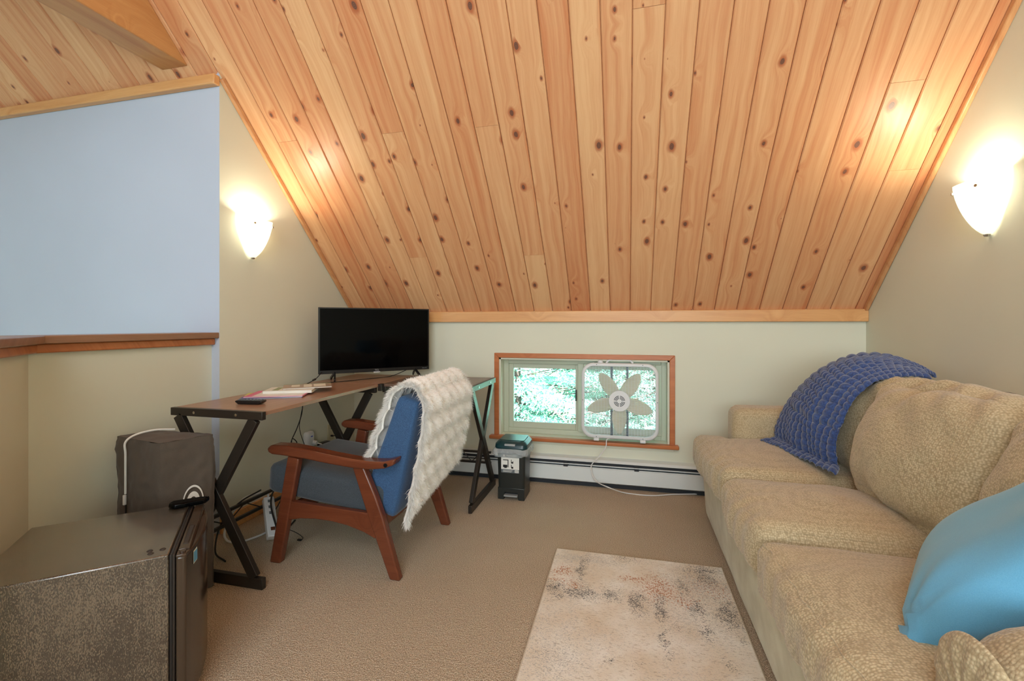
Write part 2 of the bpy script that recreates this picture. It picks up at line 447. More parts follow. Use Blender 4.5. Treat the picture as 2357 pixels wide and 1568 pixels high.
# ------------------------------------------------------------------ room shell
YB, XL, XR, YS, XH, RC = 3.20, -2.075, 1.40, 1.97, -2.125, 4.39      # back wall, left wall, right wall, stair wall, half wall, roof y+z
HWY = 1.203
def struct(name, bm, m, parent=None, **k):
    o = obj(name, bm, m, parent, **k)
    if parent is None: o['kind'] = 'structure'
    return o
bm = BM()
prism(bm, [(-2.14, YB + .1), (XR + .1, YB + .1), (XR + .1, -2.6), (-1.2, -2.6), (-1.2, 0.2), (-1.24, 0.24), (-2.14, HWY - 0.02)], 'z', -0.12, 0.0)
struct('floor', bm, M['carpet'])
bm = BM(); abox(bm, -4.25, -1.2, -2.6, YS, -1.5, -1.4); struct('floor_stair_landing', bm, M['carpet'])
# back knee wall with the window hole
wx0, wx1, wz0, wz1 = -0.893, 0.276, 0.285, 0.864
bm = BM()
abox(bm, XL, wx0, YB, YB + .12, 0, 1.2); abox(bm, wx1, XR, YB, YB + .12, 0, 1.2)
abox(bm, wx0, wx1, YB, YB + .12, 0, wz0); abox(bm, wx0, wx1, YB, YB + .12, wz1, 1.2)
struct('wall_back', bm, M['cream'])
bm = BM(); prism(bm, [(YB + .12, -.1), (YB + .12, RC - YB - .12), (0, RC), (-2.6, RC - 2.6), (-2.6, -.1)], 'x', XR, XR + .1); struct('wall_right', bm, M['cream'])
bm = BM(); prism(bm, [(YS, -1.4), (YS, RC - YS + .02), (YB + .12, RC - YB - .1), (YB + .12, -1.4)], 'x', XL - .1, XL); struct('wall_left', bm, M['cream'])
bm = BM(); abox(bm, -4.25, XL - .0005, YS - 0.001, YS + .1, -1.4, RC - YS + .02); struct('wall_stair', bm, M['white_wall_daylit'])
bm = BM(); prism(bm, [(YS + .1, -1.4), (YS + .1, RC - YS), (0, RC), (-2.6, RC - 2.6), (-2.6, -1.4)], 'x', -4.35, -4.25); struct('wall_stair_left', bm, M['cream'])
bm = BM(); abox(bm, -4.35, XR + .1, -2.7, -2.6, -1.4, RC - 2.6 + .1); struct('wall_rear', bm, M['cream'])
# half wall and its diagonal return
HZ = 1.005
bm = BM(); abox(bm, XH - .1, XH, HWY, YS - .001, -1.4, HZ)
struct('wall_half', bm, M['cream'])
d45 = Vector((0.7071, -0.7071, 0)); n45 = Vector((-0.7071, -0.7071, 0))
A = Vector((XH, HWY, 0)); B = A + d45 * 1.25
bm = BM(); prism(bm, [(A.x, A.y), (B.x, B.y), ((B + n45 * .1).x, (B + n45 * .1).y), ((A + n45 * .1).x - .042, (A + n45 * .1).y + .072)], 'z', -1.4, HZ)
struct('wall_half_diagonal', bm, M['cream'])
def cap(name, p, q, n, w0, w1, z0, z1, ext0=0, ext1=0):
    d = (q - p).normalized(); p = p - d * ext0; q = q + d * ext1
    bm = BM(); prism(bm, [((p - n * w0).x, (p - n * w0).y), ((q - n * w0).x, (q - n * w0).y), ((q + n * w1).x, (q + n * w1).y), ((p + n * w1).x, (p + n * w1).y)], 'z', z0, z1)
    return bm
E1 = Vector((XH, YS - .002, 0))
t1 = obj('trim_1', cap('', A, E1, Vector((-1, 0, 0)), .05, .15, 1.03, 1.06, ext0=.02), M['cap'], bevel=.003); tag(t1, kind='structure')
t2 = obj('trim_2', cap('', A, B, n45, .05, .15, 1.03, 1.0595, ext0=.02), M['cap'], bevel=.003); tag(t2, kind='structure')
t3 = obj('trim_3', cap('', A, E1, Vector((-1, 0, 0)), .026, .126, .995, 1.03, ext0=.01, ext1=0), M['casing'], bevel=.006, seg=3); tag(t3, kind='structure')
t4 = obj('trim_4', cap('', A, B, n45, .026, .126, .995, 1.0298, ext0=.01), M['casing'], bevel=.006, seg=3); tag(t4, kind='structure')
# ceiling: backing sheet plus boards
a135 = R(135)
ROOF = Matrix.Translation((0, YB, RC - YB)) @ Matrix.Rotation(a135, 4, 'X')     # local x along the eave, y up the slope, z into the room
bm = BM(); abox(bm, -4.6, XR + .2, -0.1, 4.66, -.06, -.014, ROOF)
RR = Matrix.Translation((0, 0, RC)) @ Matrix.Rotation(R(-135), 4, 'X')
bm2 = bm; abox(bm2, -4.6, XR + .2, -.10, 3.95, 0, .05, RR)
ceil = struct('ceiling', bm, M['pine'])
ceil.color = (0.9, 0.2, 0, 1)
BW, X0 = 0.1318, -1.821
def roofhit(px, py):
    u = (px - CX) / FPX; v = (HOR - py) / FPX
    r = Vector((-math.sin(YAW) + u * math.cos(YAW), math.cos(YAW) + u * math.sin(YAW), v))
    t = (RC - CAMH) / (r.y + r.z); p = Vector((0, 0, CAMH)) + r * t
    return p.x, (YB - p.y) * math.sqrt(2)
joints = {}
for px, py in ((660, 326), (901, 306), (1116, 291), (962, 593), (1495, 15), (2065, 190), (2058, 393), (1222, 588)):
    x, s = roofhit(px, py); joints.setdefault(int(math.floor((x - X0) / BW)), []).append(s)
rng = random.Random(21)
pm_cache = {}
def plank_mesh(w, L):
    key = (round(w, 3), round(L, 3))
    if key in pm_cache: return pm_cache[key]
    bm = BM(); c = .0045; g = .0016; h = w / 2 - g
    prism(bm, [(-h, -.013), (h, -.013), (h, -c), (h - c, 0), (-h + c, 0), (-h, -c)], 'y', .0006, L - .0006)
    me = bpy.data.meshes.new('plank'); bm.to_mesh(me); bm.free(); me.materials.append(M['pine']); pm_cache[key] = me
    return me
for k in range(-18, 26):
    x0 = X0 + k * BW; x1 = x0 + BW
    if x1 > XR: x1 = XR
    if x1 - x0 < .01: continue
    cuts = [0.0] + sorted(joints.get(k, [])) + [4.50]
    if k not in joints: cuts = [0.0, round(rng.choice((2.9, 3.2, 3.5)), 2), 4.50]
    for a, b in zip(cuts, cuts[1:]):
        o = bpy.data.objects.new('plank', plank_mesh(x1 - x0, b - a)); C.objects.link(o); o.parent = ceil
        o.location = ROOF @ Vector(((x0 + x1) / 2, a, 0)); o.rotation_euler = (a135, 0, 0)
        o.color = (min(1, max(0, rng.gauss(.47, .22))), rng.random(), 0, 1)
# beam and trims
bm = BM(); prism(bm, [(1.93, 2.46), (-2.0, 2.46), (-2.0, 2.39), (-2.0, 2.85), (1.54, 2.85)], 'x', -2.405, -2.235) if False else prism(bm, [(1.93, 2.46), (-1.9, 2.46), (-1.54, 2.85), (1.54, 2.85)], 'x', -2.405, -2.235)
b = obj('trim_5', bm, M['oak'], bevel=.006); tag(b, kind='structure')
bm = BM(); abox(bm, XL - .0, XR, YB - .035, YB, 1.120, 1.196); b = obj('trim_6', bm, M['trim'], bevel=.004); tag(b, kind='structure')
bm = BM(); abox(bm, -4.25, XL + .005, YS - .04, YS - .001, 2.352, 2.405); b = obj('trim_7', bm, M['trim'], bevel=.006); tag(b, kind='structure')
bm = BM(); abox(bm, XL, XL + .022, 0.02, (YB - YS) * 1.4142 - .02, .001, .03, ROOF); b = obj('trim_8', bm, M['trimY'], bevel=.006); tag(b, kind='structure')
bm = BM(); abox(bm, XR - .022, XR, 0.02, 4.3, .001, .03, ROOF); b = obj('trim_9', bm, M['trimY'], bevel=.006); tag(b, kind='structure')
bm = BM(); abox(bm, XL, XL + .016, YS, YB, 0, .085); b = obj('baseboard_left', bm, M['trim'], bevel=.003); tag(b, kind='structure')
# ------------------------------------------------------------------ window
win = bpy.data.objects.new('window_1', None); C.objects.link(win); win.location = (-.31, YB, wz0); win['wo'] = (-.31, YB, wz0); win['kind'] = 'structure'
def wobj(name, bm, m, parent=win, **k): return obj(name, bm, m, parent, **k)
cw = .034
bm = BM(); prism(bm, [(wx0 - cw, wz1 + cw), (wx1 + cw, wz1 + cw), (wx1, wz1), (wx0, wz1)], 'y', YB - .014, YB); wobj('casing', bm, M['casing'], bevel=.003)
for sx, x in ((-1, wx0), (1, wx1)):
    bm = BM(); prism(bm, [(x, wz0 + .02), (x + sx * cw, wz0 + .02), (x + sx * cw, wz1 + cw), (x, wz1)], 'y', YB - .014, YB); wobj('casing', bm, M['casing'], bevel=.003)
bm = BM(); abox(bm, -.956, .332, YB - .05, YB + .01, .285, .309); wobj('window_stool', bm, M['casing'], bevel=.006, seg=3)
bm = BM(); abox(bm, -.92, .302, YB - .012, YB, .262, .285); wobj('window_apron', bm, M['cream'], bevel=.002)
bm = BM(); t_ = .012
abox(bm, wx0, wx0 + t_, YB, YB + .12, wz0, wz1); abox(bm, wx1 - t_, wx1, YB, YB + .12, wz0, wz1)
abox(bm, wx0, wx1, YB, YB + .12, wz1 - t_, wz1); abox(bm, wx0, wx1, YB + .01, YB + .12, wz0, .309)
wobj('reveal', bm, M['cream'])
def ring(bm, x0, x1, z0, z1, w, y0, y1, wb=None):
    wb = wb or w
    abox(bm, x0, x0 + w, y0, y1, z0, z1); abox(bm, x1 - w, x1, y0, y1, z0, z1)
    abox(bm, x0 + w, x1 - w, y0, y1, z1 - w, z1); abox(bm, x0 + w, x1 - w, y0, y1, z0, z0 + wb)
fy = YB + .085
bm = BM(); ring(bm, wx0 + t_, wx1 - t_, .309, wz1 - t_, .036, fy, fy + .06); wobj('window_frame', bm, M['vinyl'], bevel=.003)
bm = BM(); ring(bm, -.858, -.31, .342, .826, .045, fy + .02, fy + .05); s1 = wobj('sash', bm, M['vinyl'], bevel=.003)
bm = BM(); ring(bm, -.335, .232, .342, .826, .040, fy - .012, fy + .018); s2 = wobj('sash', bm, M['vinyl'], bevel=.003)
bm = BM(); abox(bm, -.815, -.35, fy + .034, fy + .038, .385, .784); obj('pane', bm, M['glass'], s1)
bm = BM(); abox(bm, -.297, .194, fy + .001, fy + .005, .38, .788); obj('pane', bm, M['glass'], s2)
bm = BM(); abox(bm, -.352, -.342, fy - .02, fy - .012, .56, .64); obj('latch', bm, M['black_plastic'], s2, bevel=.002)
# ------------------------------------------------------------------ baseboard heater
ht = thing('baseboard_heater', 'long white metal baseboard heater running under the window', 'heater', (-.3, 3.17, 0))
hx0, hx1 = XL + .02, XR - .02
bm = BM(); abox(bm, hx0, hx1, 3.19, YB, .02, .185); obj('back_panel', bm, M['white_enamel'], ht)
bm = BM(); prism(bm, [(YB, .195), (3.15, .188), (3.138, .176), (3.138, .172), (3.15, .180), (YB, .186)], 'x', hx0, hx1); obj('top_hood', bm, M['white_enamel'], ht)
bm = BM(); abox(bm, hx0, hx1, 3.155, 3.188, .145, .165); abox(bm, hx0, hx1, 3.15, 3.188, .06, .13); obj('slot_shade_blocks', bm, M['dark'], ht)  # dark blocks filling the slots, their shade put into the colour
bm = BM(); prism(bm, [(3.136, .128), (3.148, .136), (3.148, .129), (3.141, .122), (3.141, .045), (3.155, .035), (3.155, .03), (3.136, .04)], 'x', hx0, hx1); obj('front_panel', bm, M['white_enamel'], ht)
bm = BM(); abox(bm, hx0, hx1, 3.138, 3.146, .148, .153); obj('damper', bm, M['white_enamel'], ht)
for x in (-1.2, -.42, .05, .9):
    bm = BM(); abox(bm, x, x + .03, 3.14, 3.19, .12, .176); obj('bracket', bm, M['dark'], ht)
bm = BM(); abox(bm, hx0, hx1, 3.165, YB, 0, .03); obj('gap_shade_strip', bm, M['dark'], ht)  # dark strip imitates the shaded gap between heater and floor
# ------------------------------------------------------------------ rug
rg = P('z', 0, 1284, 1269); x0r, x1r, y1r, y0r = -.326, .412, 2.222, 1.0
bm = BM()
lay = bm.loops.layers.float_color.new('mask')
blobs = []
def bl(px0, py0, px1, py1, ch, amp=1.0):
    a = P('z', 0, px0, py0); b = P('z', 0, px1, py1); c = P('z', 0, (px0 + px1) / 2, (py0 + py1) / 2)
    hx = max(.012, abs(P('z', 0, px1, (py0 + py1) / 2).x - P('z', 0, px0, (py0 + py1) / 2).x) / 2); hy = max(.012, abs(P('z', 0, (px0 + px1) / 2, py0).y - P('z', 0, (px0 + px1) / 2, py1).y) / 2)
    blobs.append((c.x, c.y, hx, hy, ch, amp))
for q in ((1333, 1292, 1347, 1342, 0), (1258, 1348, 1296, 1366, 0), (1296, 1360, 1372, 1382, 0), (1270, 1372, 1300, 1386, 0), (1392, 1366, 1430, 1388, 0), (1455, 1372, 1482, 1412, 0),
          (1506, 1384, 1532, 1430, 0), (1590, 1310, 1650, 1330, 0), (1605, 1322, 1640, 1352, 0), (1562, 1338, 1578, 1372, 0), (1585, 1392, 1620, 1420, 0), (1656, 1392, 1692, 1440, 0), (1660, 1425, 1700, 1455, 0),
          (1410, 1285, 1470, 1300, 0, .7), (1522, 1462, 1534, 1500, 0), (1612, 1445, 1632, 1475, 0), (1550, 1445, 1565, 1465, 0, .7), (1706, 1475, 1722, 1490, 0), (1670, 1530, 1690, 1552, 0, .8), (1528, 1505, 1548, 1525, 0, .8), (1400, 1520, 1408, 1535, 0), (1570, 1315, 1585, 1330, 0, .6),
          (1278, 1312, 1316, 1326, 1), (1308, 1346, 1330, 1358, 1), (1440, 1336, 1482, 1344, 1), (1490, 1340, 1545, 1380, 1), (1600, 1350, 1690, 1380, 1, .7), (1540, 1380, 1600, 1400, 1, .8), (1270, 1338, 1300, 1346, 1),
          (1285, 1285, 1400, 1300, 2), (1290, 1380, 1320, 1568, 2, .7), (1560, 1330, 1660, 1380, 2), (1540, 1400, 1700, 1480, 2, .6), (1220, 1480, 1330, 1568, 2, .8), (1300, 1450, 1420, 1500, 2, .5)):
    bl(*q)
NX, NY = 90, 150
def rf(u, v): return Vector((x0r + (x1r - x0r) * u, y0r + (y1r - y0r) * v, .012))
grid(bm, NX, NY, rf)
vm = {}
for v in bm.verts:
    c = [0, 0, 0]
    wv = noise.noise(v.co * 26) * .03; wv2 = noise.noise(v.co * 26 + Vector((9, 9, 9))) * .03
    for (bx, by, hx, hy, ch, amp) in blobs:
        d = ((v.co.x + wv - bx) / hx) ** 2 + ((v.co.y + wv2 - by) / hy) ** 2
        c[ch] = max(c[ch], amp * .55 * math.exp(-d * .32))
    c[0] = max(c[0], .34 * max(0, noise.noise(v.co * 11 + Vector((3, 1, 8))) - .1)); c[2] = max(c[2], .45 * max(0, noise.noise(v.co * 5 + Vector((1, 1, 2)))))
    vm[v] = (min(1, c[0]), min(1, c[1]), min(1, c[2]), 1)
for f in bm.faces:
    for lp in f.loops: lp[lay] = vm[lp.vert]
rug = thing('area_rug', 'cream distressed abstract area rug lying on the carpet before the sofa', 'rug', (.04, 1.6, 0))
ro = obj('rug_pile', bm, M['rug'], rug)
bm = BM(); e = .006
abox(bm, x0r - e, x1r + e, y0r - e, y1r + e, .001, .0105); obj('rug_border', bm, plain('rug_binding', (206, 192, 170), .9), rug, bevel=.003)
# ------------------------------------------------------------------ desk
dk = thing('corner_desk', 'L shaped brown laminate corner desk on dark metal X frames', 'desk', (-1.7, 2.3, 0))
DT, DZ = .018, .738
dx0, dx1, dy0, dy1 = -1.935, -1.468, 1.592, 3.02
def top(bm, *a): return abox(bm, *a)
bm = BM(); abox(bm, dx0, dx1, dy0 + .022, 2.528, DZ - DT, DZ); obj('desktop', bm, M['desktop'], dk, bevel=.002)
bm = BM(); abox(bm, dx0, dx1, 2.531, dy1, DZ - DT, DZ); obj('corner_top', bm, M['desktop'], dk, bevel=.002)
bm = BM(); abox(bm, dx1 + .003, -.875, 2.55, dy1, DZ - DT, DZ); obj('desktop', bm, plain('desk_laminate_side', (118, 92, 76), .3, nz=.1), dk, bevel=.002)
def xframe(a, b, zt, fixed, ax, sgn, tag_=''):
    """a,b: extent along the frame, fixed: plane coordinate, ax: axis normal to the frame"""
    def pt(t, z, d=0): return (fixed + d, t, z) if ax == 'x' else (t, fixed + d, z)
    th = .022
    def bar(t0, z0, t1, z1, w_, d):
        bm = BM(); upv = (1, 0, 0) if ax == 'x' else (0, 1, 0)
        beam(bm, pt(t0, z0, d), pt(t1, z1, d), w_, th, up=upv)
        return bm
    m = M['black_metal']
    bmt = bar(a, zt - .017, b, zt - .017, .034, sgn * th / 2); obj('top_rail', bmt, m, dk, bevel=.002)
    bmb = bar(a, .024, b + 0, .024, .045, sgn * th / 2); obj('foot_rail', bmb, m, dk, bevel=.002)
    obj('leg', bar(a + .035, zt - .034, b - .045, .046, .045, sgn * (th / 2 + .0)), m, dk, bevel=.002)
    obj('leg', bar(b - .05, zt - .034, a + .04, .046, .045, sgn * (th / 2 + .004)), m, dk, bevel=.002)
    for t in (a + .13, b - .13):
        bm = BM(); dd = -sgn * .003
        cyl(bm, pt(t, zt - .017, 0), pt(t, zt - .017, dd), .006, 12); obj('bolt', bm, M['steel'], dk)
xframe(dx0 - .006, dx1 + .006, DZ, dy0, 'y', 1)
xframe(dx0 + .01, dx1 - .01, DZ - DT, 2.50, 'y', 1)
xframe(2.545, dy1, DZ - DT, dx1 + .012, 'x', 1)
xframe(2.53, dy1 + .015, DZ, -.872, 'x', -1)
bm = BM(); abox(bm, dx1 - .002, dx1 + .022, 2.515, 2.55, DZ - .04, DZ + .002); obj('corner_bracket', bm, M['black_metal'], dk, bevel=.002)
def truss(p, q, zt, zb, n):
    p = Vector(p); q = Vector(q)
    for z in (zt, zb):
        bm = BM(); beam(bm, (p.x, p.y, z), (q.x, q.y, z), .018, .014); obj('stretcher', bm, M['black_metal'], dk, bevel=.002)
    bm = BM()
    for i in range(n):
        a = p.lerp(q, i / n); b = p.lerp(q, (i + .5) / n); c = p.lerp(q, (i + 1) / n)
        cyl(bm, (a.x, a.y, zb), (b.x, b.y, zt), .003, 6); cyl(bm, (b.x, b.y, zt), (c.x, c.y, zb), .003, 6)
    obj('truss_wire', bm, M['black_metal'], dk)
truss((-1.895, 1.62), (-1.895, 2.50), .19, .125, 4)
truss((-1.44, 2.985), (-.89, 2.985), .235, .165, 4)
# ------------------------------------------------------------------ television
TL = Vector((-1.907, 2.543, 0)); TR = Vector((-1.372, 3.048, 0))
td = (TR - TL).normalized(); tn = Vector((td.y, -td.x, 0)); tw = (TR - TL).length
TM = Matrix(((td.x, -tn.x, 0, TL.x), (td.y, -tn.y, 0, TL.y), (0, 0, 1, 0), (0, 0, 0, 1)))   # local: x along the set, y backwards, z up
tv = thing('television', 'black flat screen television standing on the corner of the desk', 'television', (*((TL + TR) / 2).xy, DZ))
bm = BM(); abox(bm, 0, tw, 0, .018, .783, 1.213, TM); obj('bezel', bm, M['black_plastic'], tv, bevel=.002)
bm = BM(); abox(bm, .05, tw - .05, .018, .06, .80, 1.10, TM); obj('rear_housing', bm, M['black_plastic'], tv, bevel=.01)
bm = BM(); abox(bm, .009, tw - .009, -.0012, 0, .806, 1.205, TM); obj('screen', bm, M['black_gloss'], tv)
bm = BM(); abox(bm, tw / 2 - .022, tw / 2 + .022, -.001, .012, .778, .784, TM); obj('sensor', bm, M['white_plastic'], tv, bevel=.001)
ang = math.atan2(td.y, td.x)
text('logo', 'TCL', .016, TM @ Vector((tw / 2, -.0012, .794)), (R(90), 0, ang), plain('silver_print', (170, 172, 176), .4), tv)
text('logo', 'Roku TV', .009, TM @ Vector((tw - .035, -.0012, .794)), (R(90), 0, ang), plain('silver_print_small', (150, 152, 156), .4), tv)
for t in (.10, tw - .10):
    for s_ in (-1, 1):
        bm = BM(); beam(bm, TM @ Vector((t, .012, .79)), TM @ Vector((t + .012 * (1 if t > .3 else -1), .012 + s_ * .085, DZ + .006)), .018, .011, up=tuple(td)); obj('leg', bm, M['black_plastic'], tv, bevel=.003)
bm = BM()
c0 = TM @ Vector((.0, .03, .80))
tube(bm, [TM @ Vector((.03, .03, .80)), P('z', .775, 726, 873), P('z', .745, 705, 885), P('z', .742, 720, 884), P('z', .742, 790, 878), P('z', .742, 850, 872), P('z', .742, 900, 866), TM @ Vector((.60, .03, .79))], .0025, 6)
cyl(bm, P('z', .775, 726, 873), P('z', .766, 720, 876), .006, 8)
tag(obj('television_cable', bm, M['cord_black'], own=True), 'thin black cable with ferrite lying behind the television on the desk', 'cable')
# ------------------------------------------------------------------ remote, magazines and book
def slab(name, label, cat, corners, z, h, m, group=None, edge=None):
    pts = [P('z', z + h, *c) for c in corners]
    bm = BM(); prism(bm, [(p.x, p.y) for p in pts], 'z', z, z + h)
    o = obj(name, bm, m, own=True, bevel=min(.0015, h / 3)); tag(o, label, cat, group); return o
z = DZ + .0005
M['paper'] = plain('paper', (236, 232, 220), .6)
def flat(name, label, cat, cx_, cy_, w_, l_, ang_, z, h, m_cover, m_side=None, side_h=None, extra=None, grp=None):
    root = thing(name, label, cat, (cx_, cy_, z), grp)
    Mx = Matrix.Translation((cx_, cy_, 0)) @ Matrix.Rotation(R(ang_), 4, 'Z')
    bm = BM(); abox(bm, -w_ / 2 + .002, w_ / 2 - .002, -l_ / 2 + .002, l_ / 2 - .002, z + .0008, z + h - .0008, Mx); obj('pages', bm, M['paper'], root)
    bm = BM(); abox(bm, -w_ / 2, w_ / 2, -l_ / 2, l_ / 2, z + h - .0008, z + h, Mx); abox(bm, -w_ / 2, w_ / 2, -l_ / 2, l_ / 2, z, z + .0008, Mx)
    abox(bm, -w_ / 2, -w_ / 2 + .0012, -l_ / 2, l_ / 2, z, z + h, Mx)
    abox(bm, -w_ / 2, w_ / 2, -l_ / 2, -l_ / 2 + .0012, z, z + h, Mx) if extra == 'front' else None
    obj('cover', bm, m_cover, root)
    return root, Mx
def prnt(root, Mx, rects, z, m, name='print'):
    bm = BM()
    for x0, x1, y0, y1 in rects: abox(bm, x0, x1, y0, y1, z, z + .0003, Mx)
    obj(name, bm, m, root)
r1, m1 = flat('magazine', 'yellow and blue covered magazine, lowest in the stack on the desk', 'magazine', -1.745, 1.985, .21, .28, -58, z, .004, plain('cover_blue', (66, 92, 158), .35))
prnt(r1, m1, [(-.105, .0, -.14, -.06)], z + .004, plain('cover_yellow', (224, 222, 110), .4))
r2, m2 = flat('magazine', 'pink edged magazine lying second from the bottom of the stack', 'magazine', -1.735, 2.01, .21, .275, -66, z + .0045, .005, plain('cover_pink', (232, 96, 150), .35), extra='front')
prnt(r2, m2, [(-.10, .10, -.10, .13)], z + .0095, plain('cover_white', (238, 232, 226), .4))
r3, m3 = flat('paperback_book', 'thick white paperback book lying under the tan booklet', 'book', -1.72, 2.075, .16, .235, -64, z + .0105, .014, plain('cover_cream', (238, 236, 226), .4), extra='front')
prnt(r3, m3, [(-.06, .06, -.08, -.05), (-.06, .02, .0, .02)], z + .0245, plain('print_green', (150, 168, 128), .5))
r4, m4 = flat('booklet', 'tan and green booklet on top of the stack on the desk', 'booklet', -1.69, 2.165, .17, .24, -52, z + .025, .005, plain('cover_tan', (176, 156, 138), .4))
prnt(r4, m4, [(-.06, .05, .03, .09), (-.055, .06, -.02, .02), (-.05, .03, -.08, -.04)], z + .030, plain('print_cream', (232, 226, 210), .5))
prnt(r4, m4, [(-.085, -.07, -.12, .12)], z + .030, plain('print_sage', (140, 160, 126), .5))
a_ = P('z', .755, 548, 921); b_ = P('z', .755, 607, 922); rc = (a_ + b_) / 2
ra = math.atan2((b_ - a_).y, (b_ - a_).x)
rm = thing('remote_control', 'black remote control lying in front of the magazines on the desk', 'remote', (rc.x, rc.y, DZ))
Mx = Matrix.Translation((rc.x, rc.y, 0)) @ Matrix.Rotation(ra, 4, 'Z')
bm = BM(); prism(bm, [(-.062, .018), (.062, .018), (.066, .012), (.05, .001), (-.05, .001), (-.066, .012)], 'y', -.02, .02, Mx @ Matrix.Translation((0, 0, DZ))); obj('body', bm, M['black_plastic'], rm, bevel=.004, seg=3)
for i in range(7):
    for j in range(3):
        bm = BM(); x = -.052 + i * .017; y = -.012 + j * .012
        cyl(bm, Mx @ Vector((x, y, DZ + .018)), Mx @ Vector((x, y, DZ + .0205)), .004, 10); obj('button', bm, M['logo_grey'], rm)
# ------------------------------------------------------------------ armchair
ch = thing('armchair', 'slate blue upholstered armchair with reddish wooden frame facing the desk', 'armchair', (-1.27, 2.09, 0))
mh = M['mahogany']
for (ya, yb, near) in ((1.79, 1.826, 1), (2.352, 2.388, 0)):
    bm = BM(); prism(bm, [(-1.604, 0), (-1.548, 0), (-1.446, .49), (-1.506, .50)], 'y', ya, yb); obj('leg', bm, mh, ch, bevel=.007, seg=3)
    bm = BM(); prism(bm, [(-.990, 0), (-.942, 0), (-1.022, .265), (-1.060, .36), (-1.119, .485), (-1.176, .485), (-1.120, .33), (-1.082, .23)], 'y', ya, yb); obj('leg', bm, mh, ch, bevel=.007, seg=3)
    bm = BM(); prism(bm, [(-1.500, .292), (-1.503, .205), (-1.44, .218), (-1.36, .224), (-1.28, .222), (-1.20, .212), (-1.12, .192), (-1.062, .168), (-1.035, .20), (-1.055, .275)], 'y', ya + .003, yb - .003); obj('side_rail', bm, mh, ch, bevel=.005, seg=3)
    yc = (ya + yb) / 2
    bm = BM()
    top_ = [(-1.604, .532), (-1.585, .548), (-1.50, .550), (-1.40, .540), (-1.28, .524), (-1.16, .512), (-1.08, .508), (-1.01, .512), (-.955, .528)]
    bot_ = [(-.965, .500), (-1.01, .482), (-1.08, .473), (-1.16, .473), (-1.28, .483), (-1.40, .496), (-1.50, .503), (-1.58, .506), (-1.600, .515)]
    prism(bm, top_ + bot_, 'y', yc - .034, yc + .034); obj('armrest', bm, mh, ch, bevel=.012, seg=4)
    s_ = -1 if near else 1
    bm = BM(); cyl(bm, (-1.0, yc + s_ * .033, .499), (-1.0, yc + s_ * .036, .499), .009, 14); obj('screw_cap', bm, M['black_plastic'], ch)
bm = BM(); abox(bm, -1.06, -1.03, 1.826, 2.352, .21, .262); obj('rear_rail', bm, mh, ch, bevel=.004)
bm = BM(); abox(bm, -1.51, -1.48, 1.826, 2.352, .22, .275); obj('front_rail', bm, mh, ch, bevel=.004)
bm = cushion((-1.345, 2.089, .347), (.62, .52, .145), (0, R(5.5), 0), r=.035, puff=(0, 0, .012), n=18, wr=.002, seed=3); obj('seat_cushion', bm, M['slate'], ch, smooth=True, angle=80)
bm = cushion((-1.003, 2.089, .52), (.140, .50, .53), (0, R(17), 0), r=.02, puff=(.006, 0, .004), n=16, wr=.0015, seed=5, fn=lambda q, p: Vector((q.x * (1 - .28 * p.z), q.y, q.z)), seams=(S_ := {})); cb_o = obj('back_cushion', bm, M['chair_blue'], ch, smooth=True, angle=80)
for kk in ('fz', 'xn', 'xp'):
    b2 = BM(); tube(b2, S_[kk], .0016, 5, 0); obj('seam', b2, M['chair_blue'], cb_o)
# fur throw over the chair back
ft = thing('fur_throw', 'fluffy white faux fur throw draped over the back of the armchair', 'throw', (-.95, 2.1, .3))
path = spline([(-1.118, 0, .455), (-1.072, 0, .58), (-1.024, 0, .70), (-.993, 0, .785), (-.95, 0, .820), (-.885, 0, .800), (-.862, 0, .72), (-.880, 0, .60), (-.900, 0, .48), (-.925, 0, .37), (-.935, 0, .30)], 6)
cum = [0]
for a, b in zip(path, path[1:]): cum.append(cum[-1] + (b - a).length)
PL = cum[-1]
def pathat(s):
    s = max(0, min(PL, s))
    for i in range(len(path) - 1):
        if s <= cum[i + 1] + 1e-9:
            t = (s - cum[i]) / max(1e-9, cum[i + 1] - cum[i]); d = (path[i + 1] - path[i]).normalized()
            return path[i].lerp(path[i + 1], t), Vector((-d.z, 0, d.x))
def fur_pt(u, v, off=0.0):
    s = u * PL; p, nrm = pathat(s)
    bq = 0.098
    bub = (abs(math.sin(PI * s / bq)) * abs(math.sin(PI * (v * .58 + .02) / bq))) ** .6
    edge_n = noise.noise(Vector((s * 14, v * 2, 4))) * .014
    y0 = 1.838 + edge_n - (.02 if u > .62 else 0) * (u - .62) * 3; y1 = 2.43 + noise.noise(Vector((s * 12, 9, 1))) * .012
    front = max(0, (.40 - u) / .40)
    y1 = y1 - front * .05
    y = y0 + (y1 - y0) * v
    ed = min(1, min(v, 1 - v) / .05, min(u, 1 - u) / .03)
    thick = .008 + .036 * bub * (0.4 + .6 * ed)
    # hem hangs lower at the near corner of the back and rises towards the far one
    zz = p.z
    if u > .6: zz -= (u - .6) / .4 * (.055 * (1 - v) ** 1.5 - .045 * v)
    return Vector((p.x, y, zz)) + nrm * (thick + off + noise.noise(Vector((s * 9, v * 5, 7))) * .006), nrm
bm = BM()
V1 = grid(bm, 120, 84, lambda u, v: fur_pt(u, v)[0])
V2 = grid(bm, 120, 84, lambda u, v: fur_pt(u, v, -.024)[0] if 0 else (fur_pt(u, v)[0] - fur_pt(u, v)[1] * (.012 + .02 * (fur_pt(u, v)[0] - pathat(u * PL)[0]).length * 0)))
for i in range(120):
    for j in (0, 84): bm.faces.new((V1[i][j], V1[i + 1][j], V2[i + 1][j], V2[i][j]))
for j in range(84):
    for i in (0, 120): bm.faces.new((V1[i][j], V1[i][j + 1], V2[i][j + 1], V2[i][j]))
bmesh.ops.recalc_face_normals(bm, faces=bm.faces[:])
